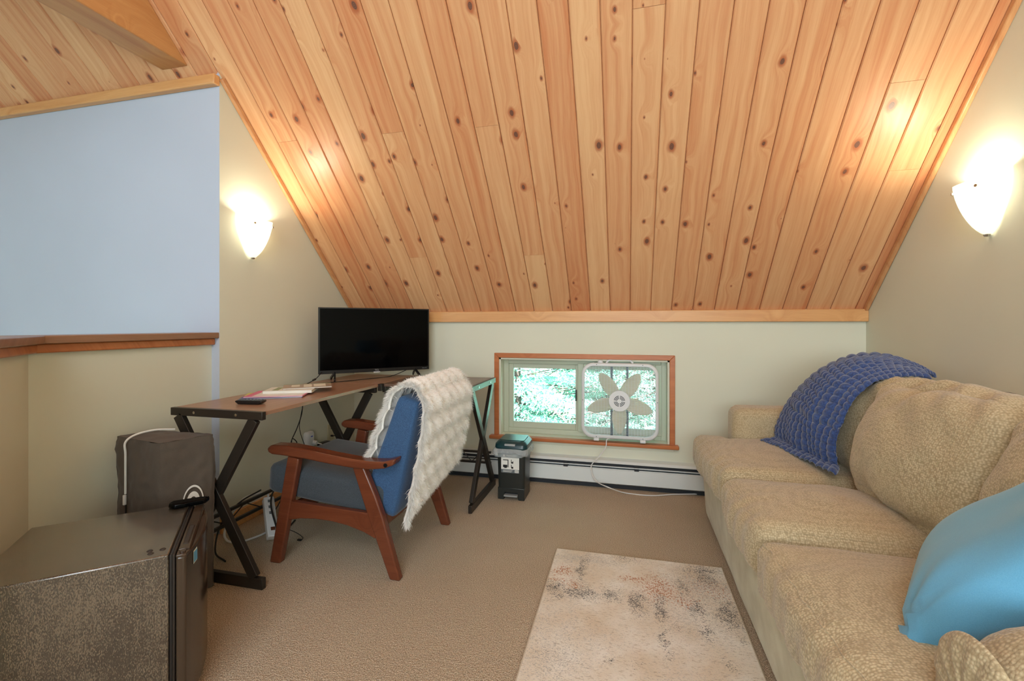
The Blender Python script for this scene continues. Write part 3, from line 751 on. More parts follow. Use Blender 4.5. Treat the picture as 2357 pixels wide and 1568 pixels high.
obj('fabric', bm, M['fur'], ft, smooth=True, angle=180)
bm = BM(); rr = random.Random(4)
def blade(bm, p, d, L, w_):
    s_ = d.cross(Vector((rr.uniform(-1, 1), rr.uniform(-1, 1), rr.uniform(-1, 1)))).normalized() * w_
    dr = Vector((0, 0, -L * .35))
    m_ = p + d * L * .55 + dr * .3
    a = bm.verts.new(p - s_); b = bm.verts.new(p + s_); c = bm.verts.new(m_ + s_ * .6); d_ = bm.verts.new(m_ - s_ * .6); e_ = bm.verts.new(p + d * L + dr)
    bm.faces.new((a, b, c, d_)); bm.faces.new((d_, c, e_))
for i in range(60000):
    u = rr.random(); v = rr.random()
    if i % 5 == 0: v = rr.choice((rr.random() * .02, rr.random() * .02, 1 - rr.random() * .02))
    elif i % 17 == 0: u = rr.choice((rr.random() * .015, 1 - rr.random() * .015))
    p, nrm = fur_pt(u, v)
    side = Vector((0, -1 if v < .03 else (1 if v > .97 else 0), 0)) * rr.uniform(.3, 1.2)
    end = Vector((0, 0, -1)) * (1.0 if (u < .02 or u > .98) else 0)
    d = (nrm * .7 + side + end + Vector((rr.gauss(0, .45), rr.gauss(0, .45), rr.gauss(0, .45)))).normalized()
    blade(bm, p - nrm * .004, d, rr.uniform(.011, .024) * (1.7 if side.length > 0 else 1), .0008)
o = obj('fur_pile', bm, M['fur'], ft); o['kind'] = 'stuff'
# ------------------------------------------------------------------ sofa
sf = thing('sofa', 'tan chenille three seat sofa along the right wall', 'sofa', (.9, 1.8, 0))
SY = [2.84, 2.065, 1.515, .735]; AY = 2.67; NY_ = .93
bm = cushion((.905, 1.785, .155), (.93, 2.20, .29), r=.03, puff=(.006, 0, 0), n=24, wr=.004, wsc=5, fn=lambda q, p: Vector((q.x - (.02 if p.x < 0 else 0) * (p.z + 1) / 2, q.y, q.z))); obj('base', bm, M['suede'], sf, smooth=True, angle=80)
def seatfn(cy, lo, hi):
    def f(q, p):
        w_ = q + Vector((0, cy, 0))
        y = w_.y
        if q.x > -.235:
            y = max(lo, min(hi, y))
        q = Vector((q.x, y - cy, q.z))
        if p.z > 0: q.z -= .012 * max(0, p.x) + .0
        # pleats along the front border
        if p.x < -.55: q.z += .004 * math.sin(w_.y * 55 + math.sin(w_.y * 17) * 2) * (abs(p.x) - .5); q.x += .004 * math.sin(w_.y * 62)
        return q
    return f
for i, (ya, yb, lo, hi) in enumerate(((2.068, 2.86, 2.0, AY), (1.518, 2.062, 1.4, 2.2), (.725, 1.512, NY_, 1.6))):
    cy = (ya + yb) / 2
    bm = cushion((.755, cy, .385), (.74, yb - ya - .004, .178), (R(-2.2), R(1.5), R((1, -1, 1)[i])), r=.046, puff=(.026, .012, .040), n=38, wr=.010, wsc=6, seed=i * 3.1 + 1, fn=seatfn(cy, lo, hi), seams=(S_ := {})); sc_o = obj('seat_cushion', bm, M['chenille'], sf, smooth=True, angle=80)
    for kk in ('fz', 'yn', 'yp'):
        b2 = BM(); tube(b2, S_[kk], .0026, 5, 0); obj('seam', b2, M['chenille'], sc_o)
bm = cushion((.97, 2.765, .43), (.82, .19, .44), r=.05, puff=(.008, .008, .008), n=22, wr=.003, seed=8); obj('arm', bm, M['chenille'], sf, smooth=True, angle=80)
bm = cushion((.94, .82, .425), (.88, .22, .45), r=.108, puff=(.012, .008, .012), n=26, wr=.004, seed=9)
obj('arm', bm, M['chenille'], sf, smooth=True, angle=80)
# scrolled, pleated front of the near arm
bm = BM()
def scroll(u, v):
    a = v * 2 * PI; rr_ = .098 * math.sin(min(1, u) * PI / 2)
    pl = .0018 * math.sin(a * 13) * math.sin(u * PI)
    return Vector((.505 - .022 * math.cos(u * PI / 2) - pl, .82 + rr_ * math.cos(a), .535 + rr_ * math.sin(a)))
grid(bm, 14, 90, scroll); bmesh.ops.remove_doubles(bm, verts=bm.verts[:], dist=.0005); obj('arm_front', bm, M['chenille'], sf, smooth=True, angle=80)
bm = cushion((1.27, 1.80, .45), (.20, 2.12, .60), r=.06, puff=(0, 0, .005), n=24, wr=.004, seed=12); obj('back_frame', bm, M['chenille'], sf, smooth=True, angle=80)
def backfn(seed):
    def f(q, p):
        # gathers running in from the top corners
        t = max(0, p.z) * (1 if True else 0)
        q = q + Vector((-.013 * math.sin(q.y * 46 + q.z * 40 * (1 if q.y > 0 else -1) + seed) * t * t * (1 if p.x < 0 else 0), 0, 0))
        q.z -= .035 * (p.y ** 4) * max(0, p.z)
        return q
    return f
for i, (cy, cx_, wy, tz, lean) in enumerate(((2.36, 1.02, .60, .44, 17), (1.735, .975, .68, .46, 20), (1.14, .97, .60, .46, 19))):
    bm = cushion((cx_, cy, .675), (.20, wy, tz), (0, R(lean), R((0, 2, -2)[i])), r=.095, puff=(.06, .014, .022), n=36, wr=.018, wsc=6, seed=i * 5 + 2, fn=backfn(i), seams=(S_ := {})); bc_o = obj('back_cushion', bm, M['chenille'], sf, smooth=True, angle=80)
    for kk in ('fz', 'xn', 'xp'):
        b2 = BM(); tube(b2, S_[kk], .0024, 5, 0); obj('seam', b2, M['chenille'], bc_o)
# ------------------------------------------------------------------ navy blanket over the far end of the sofa
bk = thing('plush_blanket', 'navy blue ribbed plush blanket draped over the far end of the sofa', 'blanket', (.9, 2.4, .5))
farE = [P('z', .500, 1752, 1018), P('z', .510, 1790, 1010), P('y', 2.66, 1797, 980), P('y', 2.64, 1820, 935), P('y', 2.62, 1855, 892), P('y', 2.60, 1900, 855), P('y', 2.60, 1965, 828), P('y', 2.55, 2040, 826), P('y', 2.50, 2110, 850), P('y', 2.46, 2150, 872)]
nearE = [P('z', .512, 1922, 1097), P('z', .525, 1932, 1078), P('y', 2.10, 1930, 1045), P('y', 2.10, 1936, 1000), P('y', 2.10, 1950, 958), P('y', 2.11, 1975, 915), P('y', 2.13, 2010, 886), P('y', 2.16, 2045, 876), P('y', 2.20, 2095, 874), P('y', 2.24, 2140, 876)]
fS = spline(farE, 10); nS = spline(nearE, 10)
def samp(L, t):
    x = t * (len(L) - 1); i = min(len(L) - 2, int(x)); return L[i].lerp(L[i + 1], x - i)
def base(u, v):
    a = samp(fS, u); b = samp(nS, u); p = a.lerp(b, v)
    bulge = math.sin(PI * v) * .05 * min(1, u * 3)
    return p + Vector((-bulge * .9, 0, bulge * .45 if u > .35 else 0))
def blank(u, v):
    p = base(u, v); e_ = .004
    du = base(min(1, u + e_), v) - base(max(0, u - e_), v); dv = base(u, min(1, v + e_)) - base(u, max(0, v - e_))
    nrm = du.cross(dv)
    nrm = nrm.normalized() if nrm.length > 1e-12 else Vector((-1, 0, 0))
    if nrm.x > 0 and nrm.z < .5 and u < .6: nrm = -nrm
    if nrm.z < 0 and u >= .6: nrm = -nrm
    wob = noise.noise(Vector((u * 5, v * 5, 2)))
    nu, nv = 26, 15
    bub = (abs(math.sin(PI * (u * nu + wob * .6))) ** .7) * (abs(math.sin(PI * (v * nv + wob * .5))) ** .7)
    rib = abs(math.sin(PI * (v * nv + wob * .5))) ** .7
    f = bub * (.5 if u < .35 else 1) + (rib * .6 if u < .35 else 0)
    return p + nrm * (.004 + .014 * f + .010 * wob)
bm = BM(); grid(bm, 260, 165, blank)
bo = obj('fabric', bm, M['navy'], bk, smooth=True, angle=180)
sm = bo.modifiers.new('solid', 'SOLIDIFY'); sm.thickness = .008; sm.offset = -1
# ------------------------------------------------------------------ blue pillow
def pillow(c, w_, h_, t_, Mr, m, name, parent, seed=0, n=40):
    bm = BM()
    def side(sg):
        def f(u, v):
            x = (u * 2 - 1); y = (v * 2 - 1)
            r_ = (1 - abs(x) ** 2.6) * (1 - abs(y) ** 2.6)
            z_ = sg * t_ / 2 * max(0, r_) ** .45
            ex = 1 - .07 * (1 - abs(y) ** 2) * abs(x) ** 2; ey = 1 - .07 * (1 - abs(x) ** 2) * abs(y) ** 2
            q = Vector((x * w_ / 2 * ex, y * h_ / 2 * ey, z_))
            cr = (abs(x) * abs(y)) ** 2
            q.z += sg * .016 * noise.noise(q * 6 + Vector((seed, 0, sg))) * (r_ ** .3 if r_ > 0 else 0)
            q.z += sg * .013 * math.sin(math.atan2(1 - abs(y), 1 - abs(x)) * 14 + seed + x * 3) * cr * (1 if r_ > 0 else 0)
            return Mr @ q + Vector(c)
        return f
    grid(bm, n, n, side(1)); grid(bm, n, n, side(-1))
    bmesh.ops.remove_doubles(bm, verts=bm.verts[:], dist=.0004); bmesh.ops.recalc_face_normals(bm, faces=bm.faces[:])
    return obj(name, bm, m, parent, smooth=True, angle=180)
pw = thing('throw_pillow', 'large sky blue throw pillow leaning in the near corner of the sofa', 'pillow', (.85, 1.1, .5))
from mathutils import Euler
# face towards -x,+y (seen from behind the near arm), standing on one edge
e1 = Vector((.54, .84, 0)).normalized(); e2 = Vector((.60, -.385, .70)).normalized(); e3 = -(e1.cross(e2))
Mr = Matrix((e2, e1, e3)).transposed()
if Mr.determinant() < 0: Mr = Matrix((e2, e1, -e3)).transposed()
pillow(Vector((.525, 1.03, .495)) + e1 * .24 + e2 * .25 + e3 * .02 + Vector((.03, -.005, .0)), .58, .53, .18, Mr, M['sky_blue'], 'cover', pw, 2)
# ------------------------------------------------------------------ box fan in the window
fn_ = thing('box_fan', 'white square box fan standing on the sill in the window', 'fan', (-.046, 3.13, .31))
FX, FZ, FW, FD = -.046, .592, .502, .085
TF = Matrix.Translation((FX, 3.125, .325)) @ Matrix.Rotation(R(-3), 4, 'X') @ Matrix.Translation((0, 0, .267))
def rsq(h, r, n=8, sx=1.0):
    pts = []
    for (cx_, cz_, a0) in ((h - r, h - r, 0), (-(h - r), h - r, 90), (-(h - r), -(h - r), 180), (h - r, -(h - r), 270)):
        for k in range(n + 1):
            a = R(a0 + 90 * k / n); pts.append((cx_ + r * math.cos(a), cz_ + r * math.sin(a)))
    return pts
def loft(bm, rings, close=False):
    L = [[bm.verts.new(v) for v in r_] for r_ in rings]
    n = len(L[0])
    for a, b in zip(L, L[1:] + ([L[0]] if close else [])):
        for k in range(n): bm.faces.new((a[k], a[(k + 1) % n], b[(k + 1) % n], b[k]))
h0 = .251
bm = BM()
prof = [(h0 - .022, .004), (h0 - .018, -.003), (h0 - .006, -.003), (h0, .004), (h0, FD - .004), (h0 - .006, FD), (h0 - .012, FD), (h0 - .010, .01)]
loft(bm, [[TF @ Vector((x, d, z_ * 1.0)) for x, z_ in rsq(h, .075 - (h0 - h) * .6)] for h, d in prof], close=True)
obj('housing', bm, M['white_plastic'], fn_, smooth=True, angle=50)
def grille(y, name, lab=None):
    bm = BM(); h = h0 - .014
    def lim(t):
        r = .062; k = h - r
        return h if abs(t) < k else k + math.sqrt(max(0, r * r - (abs(t) - k) ** 2))
    for i in range(1, 50):
        t = -h + 2 * h * i / 50; l_ = lim(t); cyl(bm, TF @ Vector((-l_, y, t)), TF @ Vector((l_, y, t)), .0011, 4)
    for i in range(1, 24):
        t = -h + 2 * h * i / 24; l_ = lim(t); cyl(bm, TF @ Vector((t, y + .0012, -l_)), TF @ Vector((t, y + .0012, l_)), .0009, 4)
    o = obj(name, bm, M['white_plastic'], fn_); o['kind'] = 'stuff'
grille(.0, 'front_grille'); grille(FD - .004, 'rear_grille')
bm = BM(); cyl(bm, TF @ Vector((0, -.002, 0)), TF @ Vector((0, .012, 0)), .070, 40); obj('hub_plate', bm, M['white_plastic'], fn_, bevel=.003)
bm = BM()
for r_ in (.018, .026, .034):
    for k in range(4):
        a0 = k * PI / 2 + .12; a1 = (k + 1) * PI / 2 - .12
        for q in range(8):
            aa = a0 + (a1 - a0) * q / 8; ab = a0 + (a1 - a0) * (q + 1) / 8
            beam(bm, TF @ Vector((r_ * math.cos(aa), -.0028, r_ * math.sin(aa))), TF @ Vector((r_ * math.cos(ab), -.0028, r_ * math.sin(ab))), .001, .0045, up=(0, 0, 1)) if False else None
            va = [Vector((rr_ * math.cos(t), -.0026, rr_ * math.sin(t))) for rr_, t in ((r_ - .0022, aa), (r_ + .0022, aa), (r_ + .0022, ab), (r_ - .0022, ab))]
            bm.faces.new([bm.verts.new(TF @ x) for x in va])
obj('vent_slots', bm, M['black_plastic'], fn_)
for x in (-.052, .052):
    bm = BM(); abox(bm, x - .008, x + .008, .055, .075, -h0 + .01, h0 - .01, TF); obj('motor_bracket', bm, plain('bracket_metal', (70, 84, 96), .4, .5), fn_, bevel=.002)
bm = BM(); cyl(bm, TF @ Vector((0, .02, 0)), TF @ Vector((0, .075, 0)), .045, 24); obj('motor', bm, plain('motor_metal', (110, 116, 112), .5, .5), fn_)
M['blade'] = plain('fan_blade_plastic', (216, 212, 188), .5)
for k in range(5):
    bm = BM(); a = R(-90 + 72 * k)
    RB = TF @ Matrix.Translation((0, .035, 0)) @ Matrix.Rotation(-a, 4, 'Y')
    def bf(u, v):
        r_ = .03 + .195 * u; wd = .062 * math.sin(min(1, (u * .86 + .14)) * PI) ** .62 * (1 if u < .5 else 1) + .004
        sw = .03 * u * u
        t = (v - .5) * 2 * wd * .72
        return RB @ Vector((r_, t * .35, t + sw * 0))
    grid(bm, 14, 6, bf); o = obj('blade', bm, M['blade'], fn_, smooth=True, angle=180)
    s_ = o.modifiers.new('solid', 'SOLIDIFY'); s_.thickness = .002
bm = BM(); tube(bm, [TF @ Vector(p) for p in ((-.088, .045, h0), (-.072, .045, h0 + .018), (-.05, .045, h0 + .024), (.05, .045, h0 + .024), (.072, .045, h0 + .018), (.088, .045, h0))], .0065, 8, 4); obj('handle', bm, M['white_plastic'], fn_, smooth=True)
bm = BM(); cyl(bm, TF @ Vector((-.127, .045, h0)), TF @ Vector((-.127, .045, h0 + .018)), .02, 20, .016); obj('knob', bm, M['white_plastic'], fn_, bevel=.003)
for x in (-.15, .15):
    bm = BM(); abox(bm, x - .018, x + .018, -.012, .075, -h0 - .016, -h0 + .002, TF); obj('foot', bm, M['white_plastic'], fn_, bevel=.004)
for x, z_ in ((-.15, h0 - .01), (.15, h0 - .01), (-h0 + .009, 0), (h0 - .009, 0), (-.15, -h0 + .01), (.15, -h0 + .01)):
    bm = BM(); cyl(bm, TF @ Vector((x, -.0042, z_)), TF @ Vector((x, -.002, z_)), .003, 8); obj('screw', bm, M['logo_grey'], fn_)
bm = BM()
tube(bm, [(-.09, 3.16, .335), P('y', 3.12, 1397, 1012), P('y', 3.10, 1394, 1030), P('y', 3.10, 1378, 1052), P('y', 3.105, 1362, 1070), P('y', 3.10, 1362, 1088), P('y', 3.06, 1372, 1108), P('y', 2.96, 1400, 1122), P('z', .006, 1440, 1135), P('z', .006, 1500, 1141), P('z', .006, 1560, 1138), P('z', .006, 1640, 1140), (.62, 3.05, .006)], .0035, 8)
tag(obj('fan_cord', bm, M['cord_white'], own=True, smooth=True), 'white power cord trailing from the box fan down onto the carpet', 'cord')
# ------------------------------------------------------------------ trash bin
bn = thing('trash_bin', 'black step trash bin with dark teal lid beside the desk', 'bin', (-.70, 2.88, 0))
bx0, bx1, by0, by1 = -.795, -.612, 2.79, 2.975
def rrect(x0, x1, y0, y1, r, z_, n=5):
    pts = []
    for (cx_, cy_, a0) in ((x1 - r, y1 - r, 0), (x0 + r, y1 - r, 90), (x0 + r, y0 + r, 180), (x1 - r, y0 + r, 270)):
        for k in range(n + 1):
            a = R(a0 + 90 * k / n); pts.append(Vector((cx_ + r * math.cos(a), cy_ + r * math.sin(a), z_)))
    return pts
bm = BM(); e1 = .006
loft(bm, [rrect(bx0 + e1, bx1 - e1, by0 + e1, by1 - e1, .02, .075), rrect(bx0 + e1 * .7, bx1 - e1 * .7, by0 + e1 * .7, by1 - e1 * .7, .02, .15), rrect(bx0, bx1, by0, by1, .022, .315)])
obj('body', bm, M['bin'], bn, smooth=True)
bm = BM(); L2 = [rrect(bx0 + e1, bx1 - e1, by0 + e1, by1 - e1, .02, .075)]
prism(bm, [(bx0 + e1, 0), (bx0 + .045, 0), (bx0 + .05, .045), (bx1 - .05, .045), (bx1 - .045, 0), (bx1 - e1, 0), (bx1 - e1, .076), (bx0 + e1, .076)], 'y', by0 + .004, by1 - .006)
obj('base', bm, M['bin'], bn, bevel=.004)
bm = BM(); abox(bm, bx0 + .048, bx1 - .048, by0 - .012, by0 + .03, .024, .034); obj('pedal', bm, plain('grey_plastic', (150, 152, 150), .35), bn, bevel=.002)
bm = BM(); abox(bm, bx0 + .05, bx1 - .05, by0 + .02, by0 + .022, .034, .07); obj('pedal_recess', bm, M['logo_black'], bn)
bm = BM()
loft(bm, [rrect(bx0 - .008, bx1 + .008, by0 - .012, by1 + .005, .03, .318), rrect(bx0 - .014, bx1 + .014, by0 - .018, by1 + .008, .035, .33), rrect(bx0 - .012, bx1 + .012, by0 - .014, by1 + .006, .035, .350), rrect(bx0 + .004, bx1 - .004, by0 + .004, by1 - .004, .03, .368), rrect(bx0 + .02, bx1 - .02, by0 + .02, by1 - .02, .02, .370)])
bm.faces.new([bm.verts.new(v) for v in rrect(bx0 + .02, bx1 - .02, by0 + .02, by1 - .02, .02, .370)])
bmesh.ops.remove_doubles(bm, verts=bm.verts[:], dist=.0002)
ld = obj('lid', bm, M['binlid'], bn, smooth=True)
bm = BM(); loft(bm, [rrect(bx0 + .012, bx1 - .012, by0 + .02, by1 - .01, .012, .370), rrect(bx0 + .012, bx1 - .012, by0 + .02, by1 - .01, .012, .373)]); bm.faces.new([bm.verts.new(v) for v in rrect(bx0 + .012, bx1 - .012, by0 + .02, by1 - .01, .012, .373)]); obj('lid_flap', bm, M['binlid'], ld, bevel=.001)
bm = BM(); abox(bm, bx0 + .055, bx1 - .06, by0 - .021, by0 + .0, .344, .356); obj('latch', bm, plain('latch_grey', (168, 172, 172), .35), ld, bevel=.002)
bm = BM()
def bagf(u, v):
    n_ = 60; pts = rrect(bx0 - .012, bx1 + .01, by0 - .014, by1 + .01, .035, 0, 14); k = int(v * len(pts)) % len(pts)
    p = pts[k].copy(); c_ = Vector(((bx0 + bx1) / 2, (by0 + by1) / 2, 0)); d_ = (p - c_).normalized()
    nz = noise.noise(Vector((p.x * 24, p.y * 24, u * 3)))
    rr_ = .010 * math.sin(u * PI) + .012 * nz + (.010 if d_.x < -.5 else 0)
    return Vector((p.x, p.y, .325 - .05 * u - .012 * nz * u)) + d_ * rr_
grid(bm, 8, 60, bagf); obj('bag_liner', bm, M['bag'], bn, smooth=True, angle=180)
lx0, lx1, lz0, lz1 = -.765, -.649, .172, .29
bm = BM(); abox(bm, lx0, lx1, by0 - .0025, by0 + .004, lz0, lz1); lb = obj('sticker', bm, M['logo_grey'], bn)
yf = by0 - .0025
bm = BM(); abox(bm, lx0, lx1, yf - .0006, yf, lz0 + .022, lz1 - .022); obj('sticker_panel', bm, M['logo_white'], lb)
bm = BM()
q = yf - .0009
for (a, b, c_, d_) in ((.012, .045, .078, .083), (.042, .047, .035, .083), (.012, .040, .034, .050), (.020, .036, .030, .036), (.064, .068, .062, .084), (.066, .078, .060, .070), (.064, .068, .034, .052), (.066, .078, .028, .040), (.074, .078, .066, .074)):
    abox(bm, lx0 + a, lx0 + b, q, yf, lz0 + c_, lz0 + d_)
obj('print', bm, M['logo_black'], lb)
bm = BM(); cyl(bm, (lx0 + .018, yf, lz1 - .011), (lx0 + .018, q, lz1 - .011), .007, 20); obj('badge', bm, M['logo_white'], lb)
bm = BM(); abox(bm, lx1 - .028, lx1 - .004, q, yf, lz0 + .003, lz0 + .019); obj('barcode_patch', bm, M['logo_white'], lb)
for a, b, c_, d_ in ((lx0 + .012, lx1 - .05, lz0 + .005, lz0 + .0065), (lx0 + .012, lx1 - .046, lz0 + .010, lz0 + .0115), (lx0 + .012, lx1 - .042, lz0 + .015, lz0 + .0165), (lx0 + .032, lx1 - .012, lz1 - .010, lz1 - .0075), (lx0 + .045, lx1 - .02, lz1 - .0155, lz1 - .0135)):
    bm = BM(); abox(bm, a, b, q, yf, c_, d_); obj('text_line', bm, M['logo_white'], lb)
bm = BM()
for k in range(5): abox(bm, lx1 - .024 + k * .0035, lx1 - .0228 + k * .0035, q - .0003, q, lz0 + .006, lz0 + .016)
obj('barcode', bm, M['logo_black'], lb)
# ------------------------------------------------------------------ sconces
def sconce(x, y, z0, s, label):
    root = thing('wall_sconce', label, 'wall lamp', (x, y, z0), 'lit frosted glass wall sconces')
    R0 = .105; Hh = .235; prof = []
    for i in range(15):
        t = i / 14; prof.append((R0 * math.sin(t * PI / 2) ** .72 if t > 0 else .002, Hh * (1 - math.cos(t * PI / 2)) ** .62 * 1.0))
    bm = BM(); a0, a1 = (-PI / 2, PI / 2) if s > 0 else (PI / 2, 3 * PI / 2)
    n = 28; cols = []
    for k in range(n + 1):
        a = a0 + (a1 - a0) * k / n
        dip = .028 * math.cos(a - (a0 + a1) / 2)
        cols.append([bm.verts.new(Vector((x + s * .006 + r_ * math.cos(a), y + r_ * math.sin(a) * .95, z0 + zz * (1 - .12 * dip / .028 * (zz / Hh) ** 3)))) for r_, zz in prof])
    for A_, B_ in zip(cols, cols[1:]):
        for i in range(len(prof) - 1): bm.faces.new((A_[i], B_[i], B_[i + 1], A_[i + 1]))
    bmesh.ops.remove_doubles(bm, verts=bm.verts[:], dist=.0003)
    o = obj('glass_shade', bm, M['shade'], root, smooth=True, angle=180)
    sm_ = o.modifiers.new('solid', 'SOLIDIFY'); sm_.thickness = .004
    bm = BM(); cyl(bm, (x, y, z0 + .13), (x + s * .02, y, z0 + .13), .05, 24); obj('backplate', bm, M['white_plastic'], root)
    for dy in (-.062, .055):
        bm = BM(); rr_ = math.sqrt(max(0, 1 - (dy / .1) ** 2)) * .1
        cyl(bm, (x + s * (rr_ - .005), y + dy, z0 + .185), (x + s * (rr_ + .012), y + dy * 1.08, z0 + .185), .0062, 14); obj('screw', bm, M['steel'], root)
    bm = BM(); lathe(bm, [(0, -.006), (.008, -.004), (.012, .004), (.0, .006)], (x + s * .012, y, z0), 14); obj('finial', bm, M['steel'], root)
    bm = BM(); lathe(bm, [(0, 0), (.016, .0), (.016, .05), (0, .05)], (x + s * .05, y, z0 + .08), 14); obj('bulb_socket', bm, M['white_plastic'], root)
    lamp('sconce_bulb_light', 'POINT', (x + s * .055, y, z0 + .185), (0, 0, 0), 7.0, (1.0, .92, .74), .022)
sconce(XL, 2.18, 1.478, 1, 'lit frosted glass wall sconce on the left wall above the desk')
sconce(XR, 2.225, 1.455, -1, 'lit frosted glass wall sconce on the right wall above the sofa')
# ------------------------------------------------------------------ covered case beside the desk
cs = thing('storage_case', 'tall taupe fabric covered case with white zipper between fridge and desk', 'storage case', (-1.88, 1.54, 0))
q0 = [Vector((-2.05, 1.447, 0)), Vector((-1.752, 1.392, 0)), Vector((-1.678, 1.572, 0)), Vector((-1.985, 1.572, 0))]
cc = sum(q0, Vector()) / 4
def casept(ring_i, n, zt):
    pass
bm = BM()
n = 30; rings = []
for zi in range(61):
    t = zi / 60; zz = .005 + .635 * t
    ring_ = []
    for s in range(4):
        a = q0[s]; b = q0[(s + 1) % 4]
        for k in range(n):
            p = a.lerp(b, k / n); e_ = min(k, n - k) / n
            out = (b - a).normalized().cross(Vector((0, 0, 1)))
            bul = .010 * math.sin(PI * k / n) * math.sin(PI * t)
            wr = .010 * noise.noise(Vector((p.x * 9, p.y * 9, zz * 5))) + .005 * noise.noise(Vector((p.x * 20, p.y * 20, zz * 26 + 4))) + .003 * noise.noise(Vector((p.x * 45, p.y * 45, zz * 40)))
            p = p + out * (bul + wr)
            if e_ < .06: p = p.lerp(cc, .02)
            sh = 1 - (.035 if t > .97 else (.012 if t > .93 else 0)); p = cc + (p - cc) * sh
            ring_.append(Vector((p.x, p.y, zz)))
    rings.append(ring_)
loft(bm, rings)
topv = rings[-1]
def topf(u, v):
    a = q0[0].lerp(q0[1], u); b = q0[3].lerp(q0[2], u); p = a.lerp(b, v); p = cc + (p - cc) * .962
    return Vector((p.x, p.y, .640 + .012 * math.sin(PI * u) * math.sin(PI * v) + .004 * noise.noise(Vector((u * 5, v * 5, 1)))))
grid(bm, 16, 16, topf)
bmesh.ops.recalc_face_normals(bm, faces=bm.faces[:])
obj('cover', bm, M['cover'], cs, smooth=True, angle=60)
# zipper over the left face and top
fc = q0[0].lerp(q0[1], .33); bc = q0[3].lerp(q0[2], .36); outd = (q0[1] - q0[0]).normalized().cross(Vector((0, 0, 1)))
bm = BM(); pts = [fc + outd * .014 + Vector((0, 0, z_)) for z_ in (.42, .50, .58, .628)] + [fc.lerp(bc, .12) + Vector((0, 0, .652)), fc.lerp(bc, .5) + Vector((.0, 0, .661)), fc.lerp(bc, .93) + Vector((0, 0, .652))]
tube(bm, pts, .0042, 6, 8); obj('zipper', bm, M['logo_white'], cs, smooth=True)
bm = BM(); abox(bm, -.005, .005, -.006, .004, -.028, .012, Matrix.Translation(fc + outd * .016 + Vector((0, 0, .405)))); obj('zipper_pull', bm, M['logo_white'], cs, bevel=.002)
bm = BM(); tube(bm, [fc + outd * .013 + Vector((0, 0, z_)) for z_ in (.01, .2, .375)], .003, 6, 4); obj('zipper_track', bm, M['cord_black'], cs)
# arch logo on the right face
ra_, rb_ = q0[1], q0[2]; rd = (rb_ - ra_).normalized(); ro_ = rd.cross(Vector((0, 0, 1)))
lc = ra_.lerp(rb_, .55) + ro_ * .021
bm = BM()
def arc(r0, r1, sx=.72):
    for k in range(24):
        t0 = PI * k / 24; t1 = PI * (k + 1) / 24
        va = [lc + rd * (r_ * math.cos(t) * sx) + Vector((0, 0, .385 + r_ * math.sin(t) * 1.35)) for r_, t in ((r0, t0), (r1, t0), (r1, t1), (r0, t1))]
        bm.faces.new([bm.verts.new(v) for v in va])
arc(.046, .052); arc(.018, .033); obj('logo', bm, M['logo_white'], cs, label='white arch logo')
# ------------------------------------------------------------------ mini fridge
fg = thing('mini_fridge', 'brown black textured mini fridge in the near left foreground', 'fridge', (-1.5, .9, 0))
FT = .465
def fz(px, py): 
    p = P('z', FT, px, py); p.z = 0; return p
A_ = fz(388, 1277); B_ = fz(437, 1159)
ex = (B_ - A_); wdt = ex.length; ex.normalize(); ey = Vector((-ex.y, ex.x, 0))        # ex along the door, ey backwards
FM = Matrix(((ex.x, ey.x, 0, A_.x), (ex.y, ey.y, 0, A_.y), (0, 0, 1, 0), (0, 0, 0, 1)))
dep = .41
bm = BM(); abox(bm, 0, wdt, 0, dep, .02, FT, FM); obj('cabinet', bm, M['fridge'], fg, bevel=.004)
bm = BM(); abox(bm, .006, wdt - .006, -.014, 0, .03, FT - .004, FM); obj('gasket', bm, M['gasket'], fg, bevel=.003)
bm = BM(); abox(bm, .003, wdt - .003, -.008, -.004, .028, FT - .002, FM); obj('gasket', bm, M['black_plastic'], fg)
bm = BM(); pf = [(0, -.016)] + [(wdt * t, -.038 - .030 * math.sin(PI * t) ** .8) for t in [i / 20 for i in range(21)]] + [(wdt, -.016)]
prism(bm, pf, 'z', .025, FT - .012, FM); dr = obj('door', bm, M['fridge_door'], fg, bevel=.006, seg=3)
bm = BM(); abox(bm, .03, wdt - .03, -.045, -.018, FT - .012, FT - .002, FM)
prism(bm, [(0, -.016), (0, -.040), (.03, -.047), (wdt - .03, -.047), (wdt, -.040), (wdt, -.016), ], 'z', FT - .014, FT - .006, FM); obj('door_cap', bm, M['fridge_door'], dr, bevel=.002)
bm = BM(); abox(bm, .06, .20, -.040, -.024, FT - .008, FT + .0005, FM); obj('grip_recess', bm, M['gasket'], dr, bevel=.004)
bm = BM(); cyl(bm, FM @ Vector((.018, -.03, FT - .008)), FM @ Vector((.018, -.03, FT - .002)), .008, 16); obj('hinge_plug', bm, M['fridge_door'], dr)
bm = BM(); prism(bm, [(wdt - .02, .06), (wdt - .045, .04), (wdt - .03, -.05), (wdt + .0, -.06), (wdt + .006, -.03), (wdt + .004, .05)], 'z', FT, FT + .018, FM); obj('hinge_cover', bm, M['black_gloss'], fg, bevel=.005)
for x, y in ((.045, .02), (.03, .045), (.05, .05)):
    bm = BM(); lathe(bm, [(0, .003), (.006, .002), (.008, 0)], FM @ Vector((x, y, FT)), 12); obj('rivet', bm, M['gasket'], fg)
def doory(t): return -.038 - .030 * math.sin(PI * t) ** .8
bm = BM(); x0_, x1_ = .045, .075
ya, yb = doory(x0_ / wdt) - .0012, doory(x1_ / wdt) - .0012
vs = [FM @ Vector(v) for v in ((x0_, ya, FT - .06), (x1_, yb, FT - .06), (x1_, yb, FT - .022), (x0_, ya, FT - .022))]
bm.faces.new([bm.verts.new(v) for v in vs]); st = obj('energy_sticker', bm, M['logo_white'], dr)
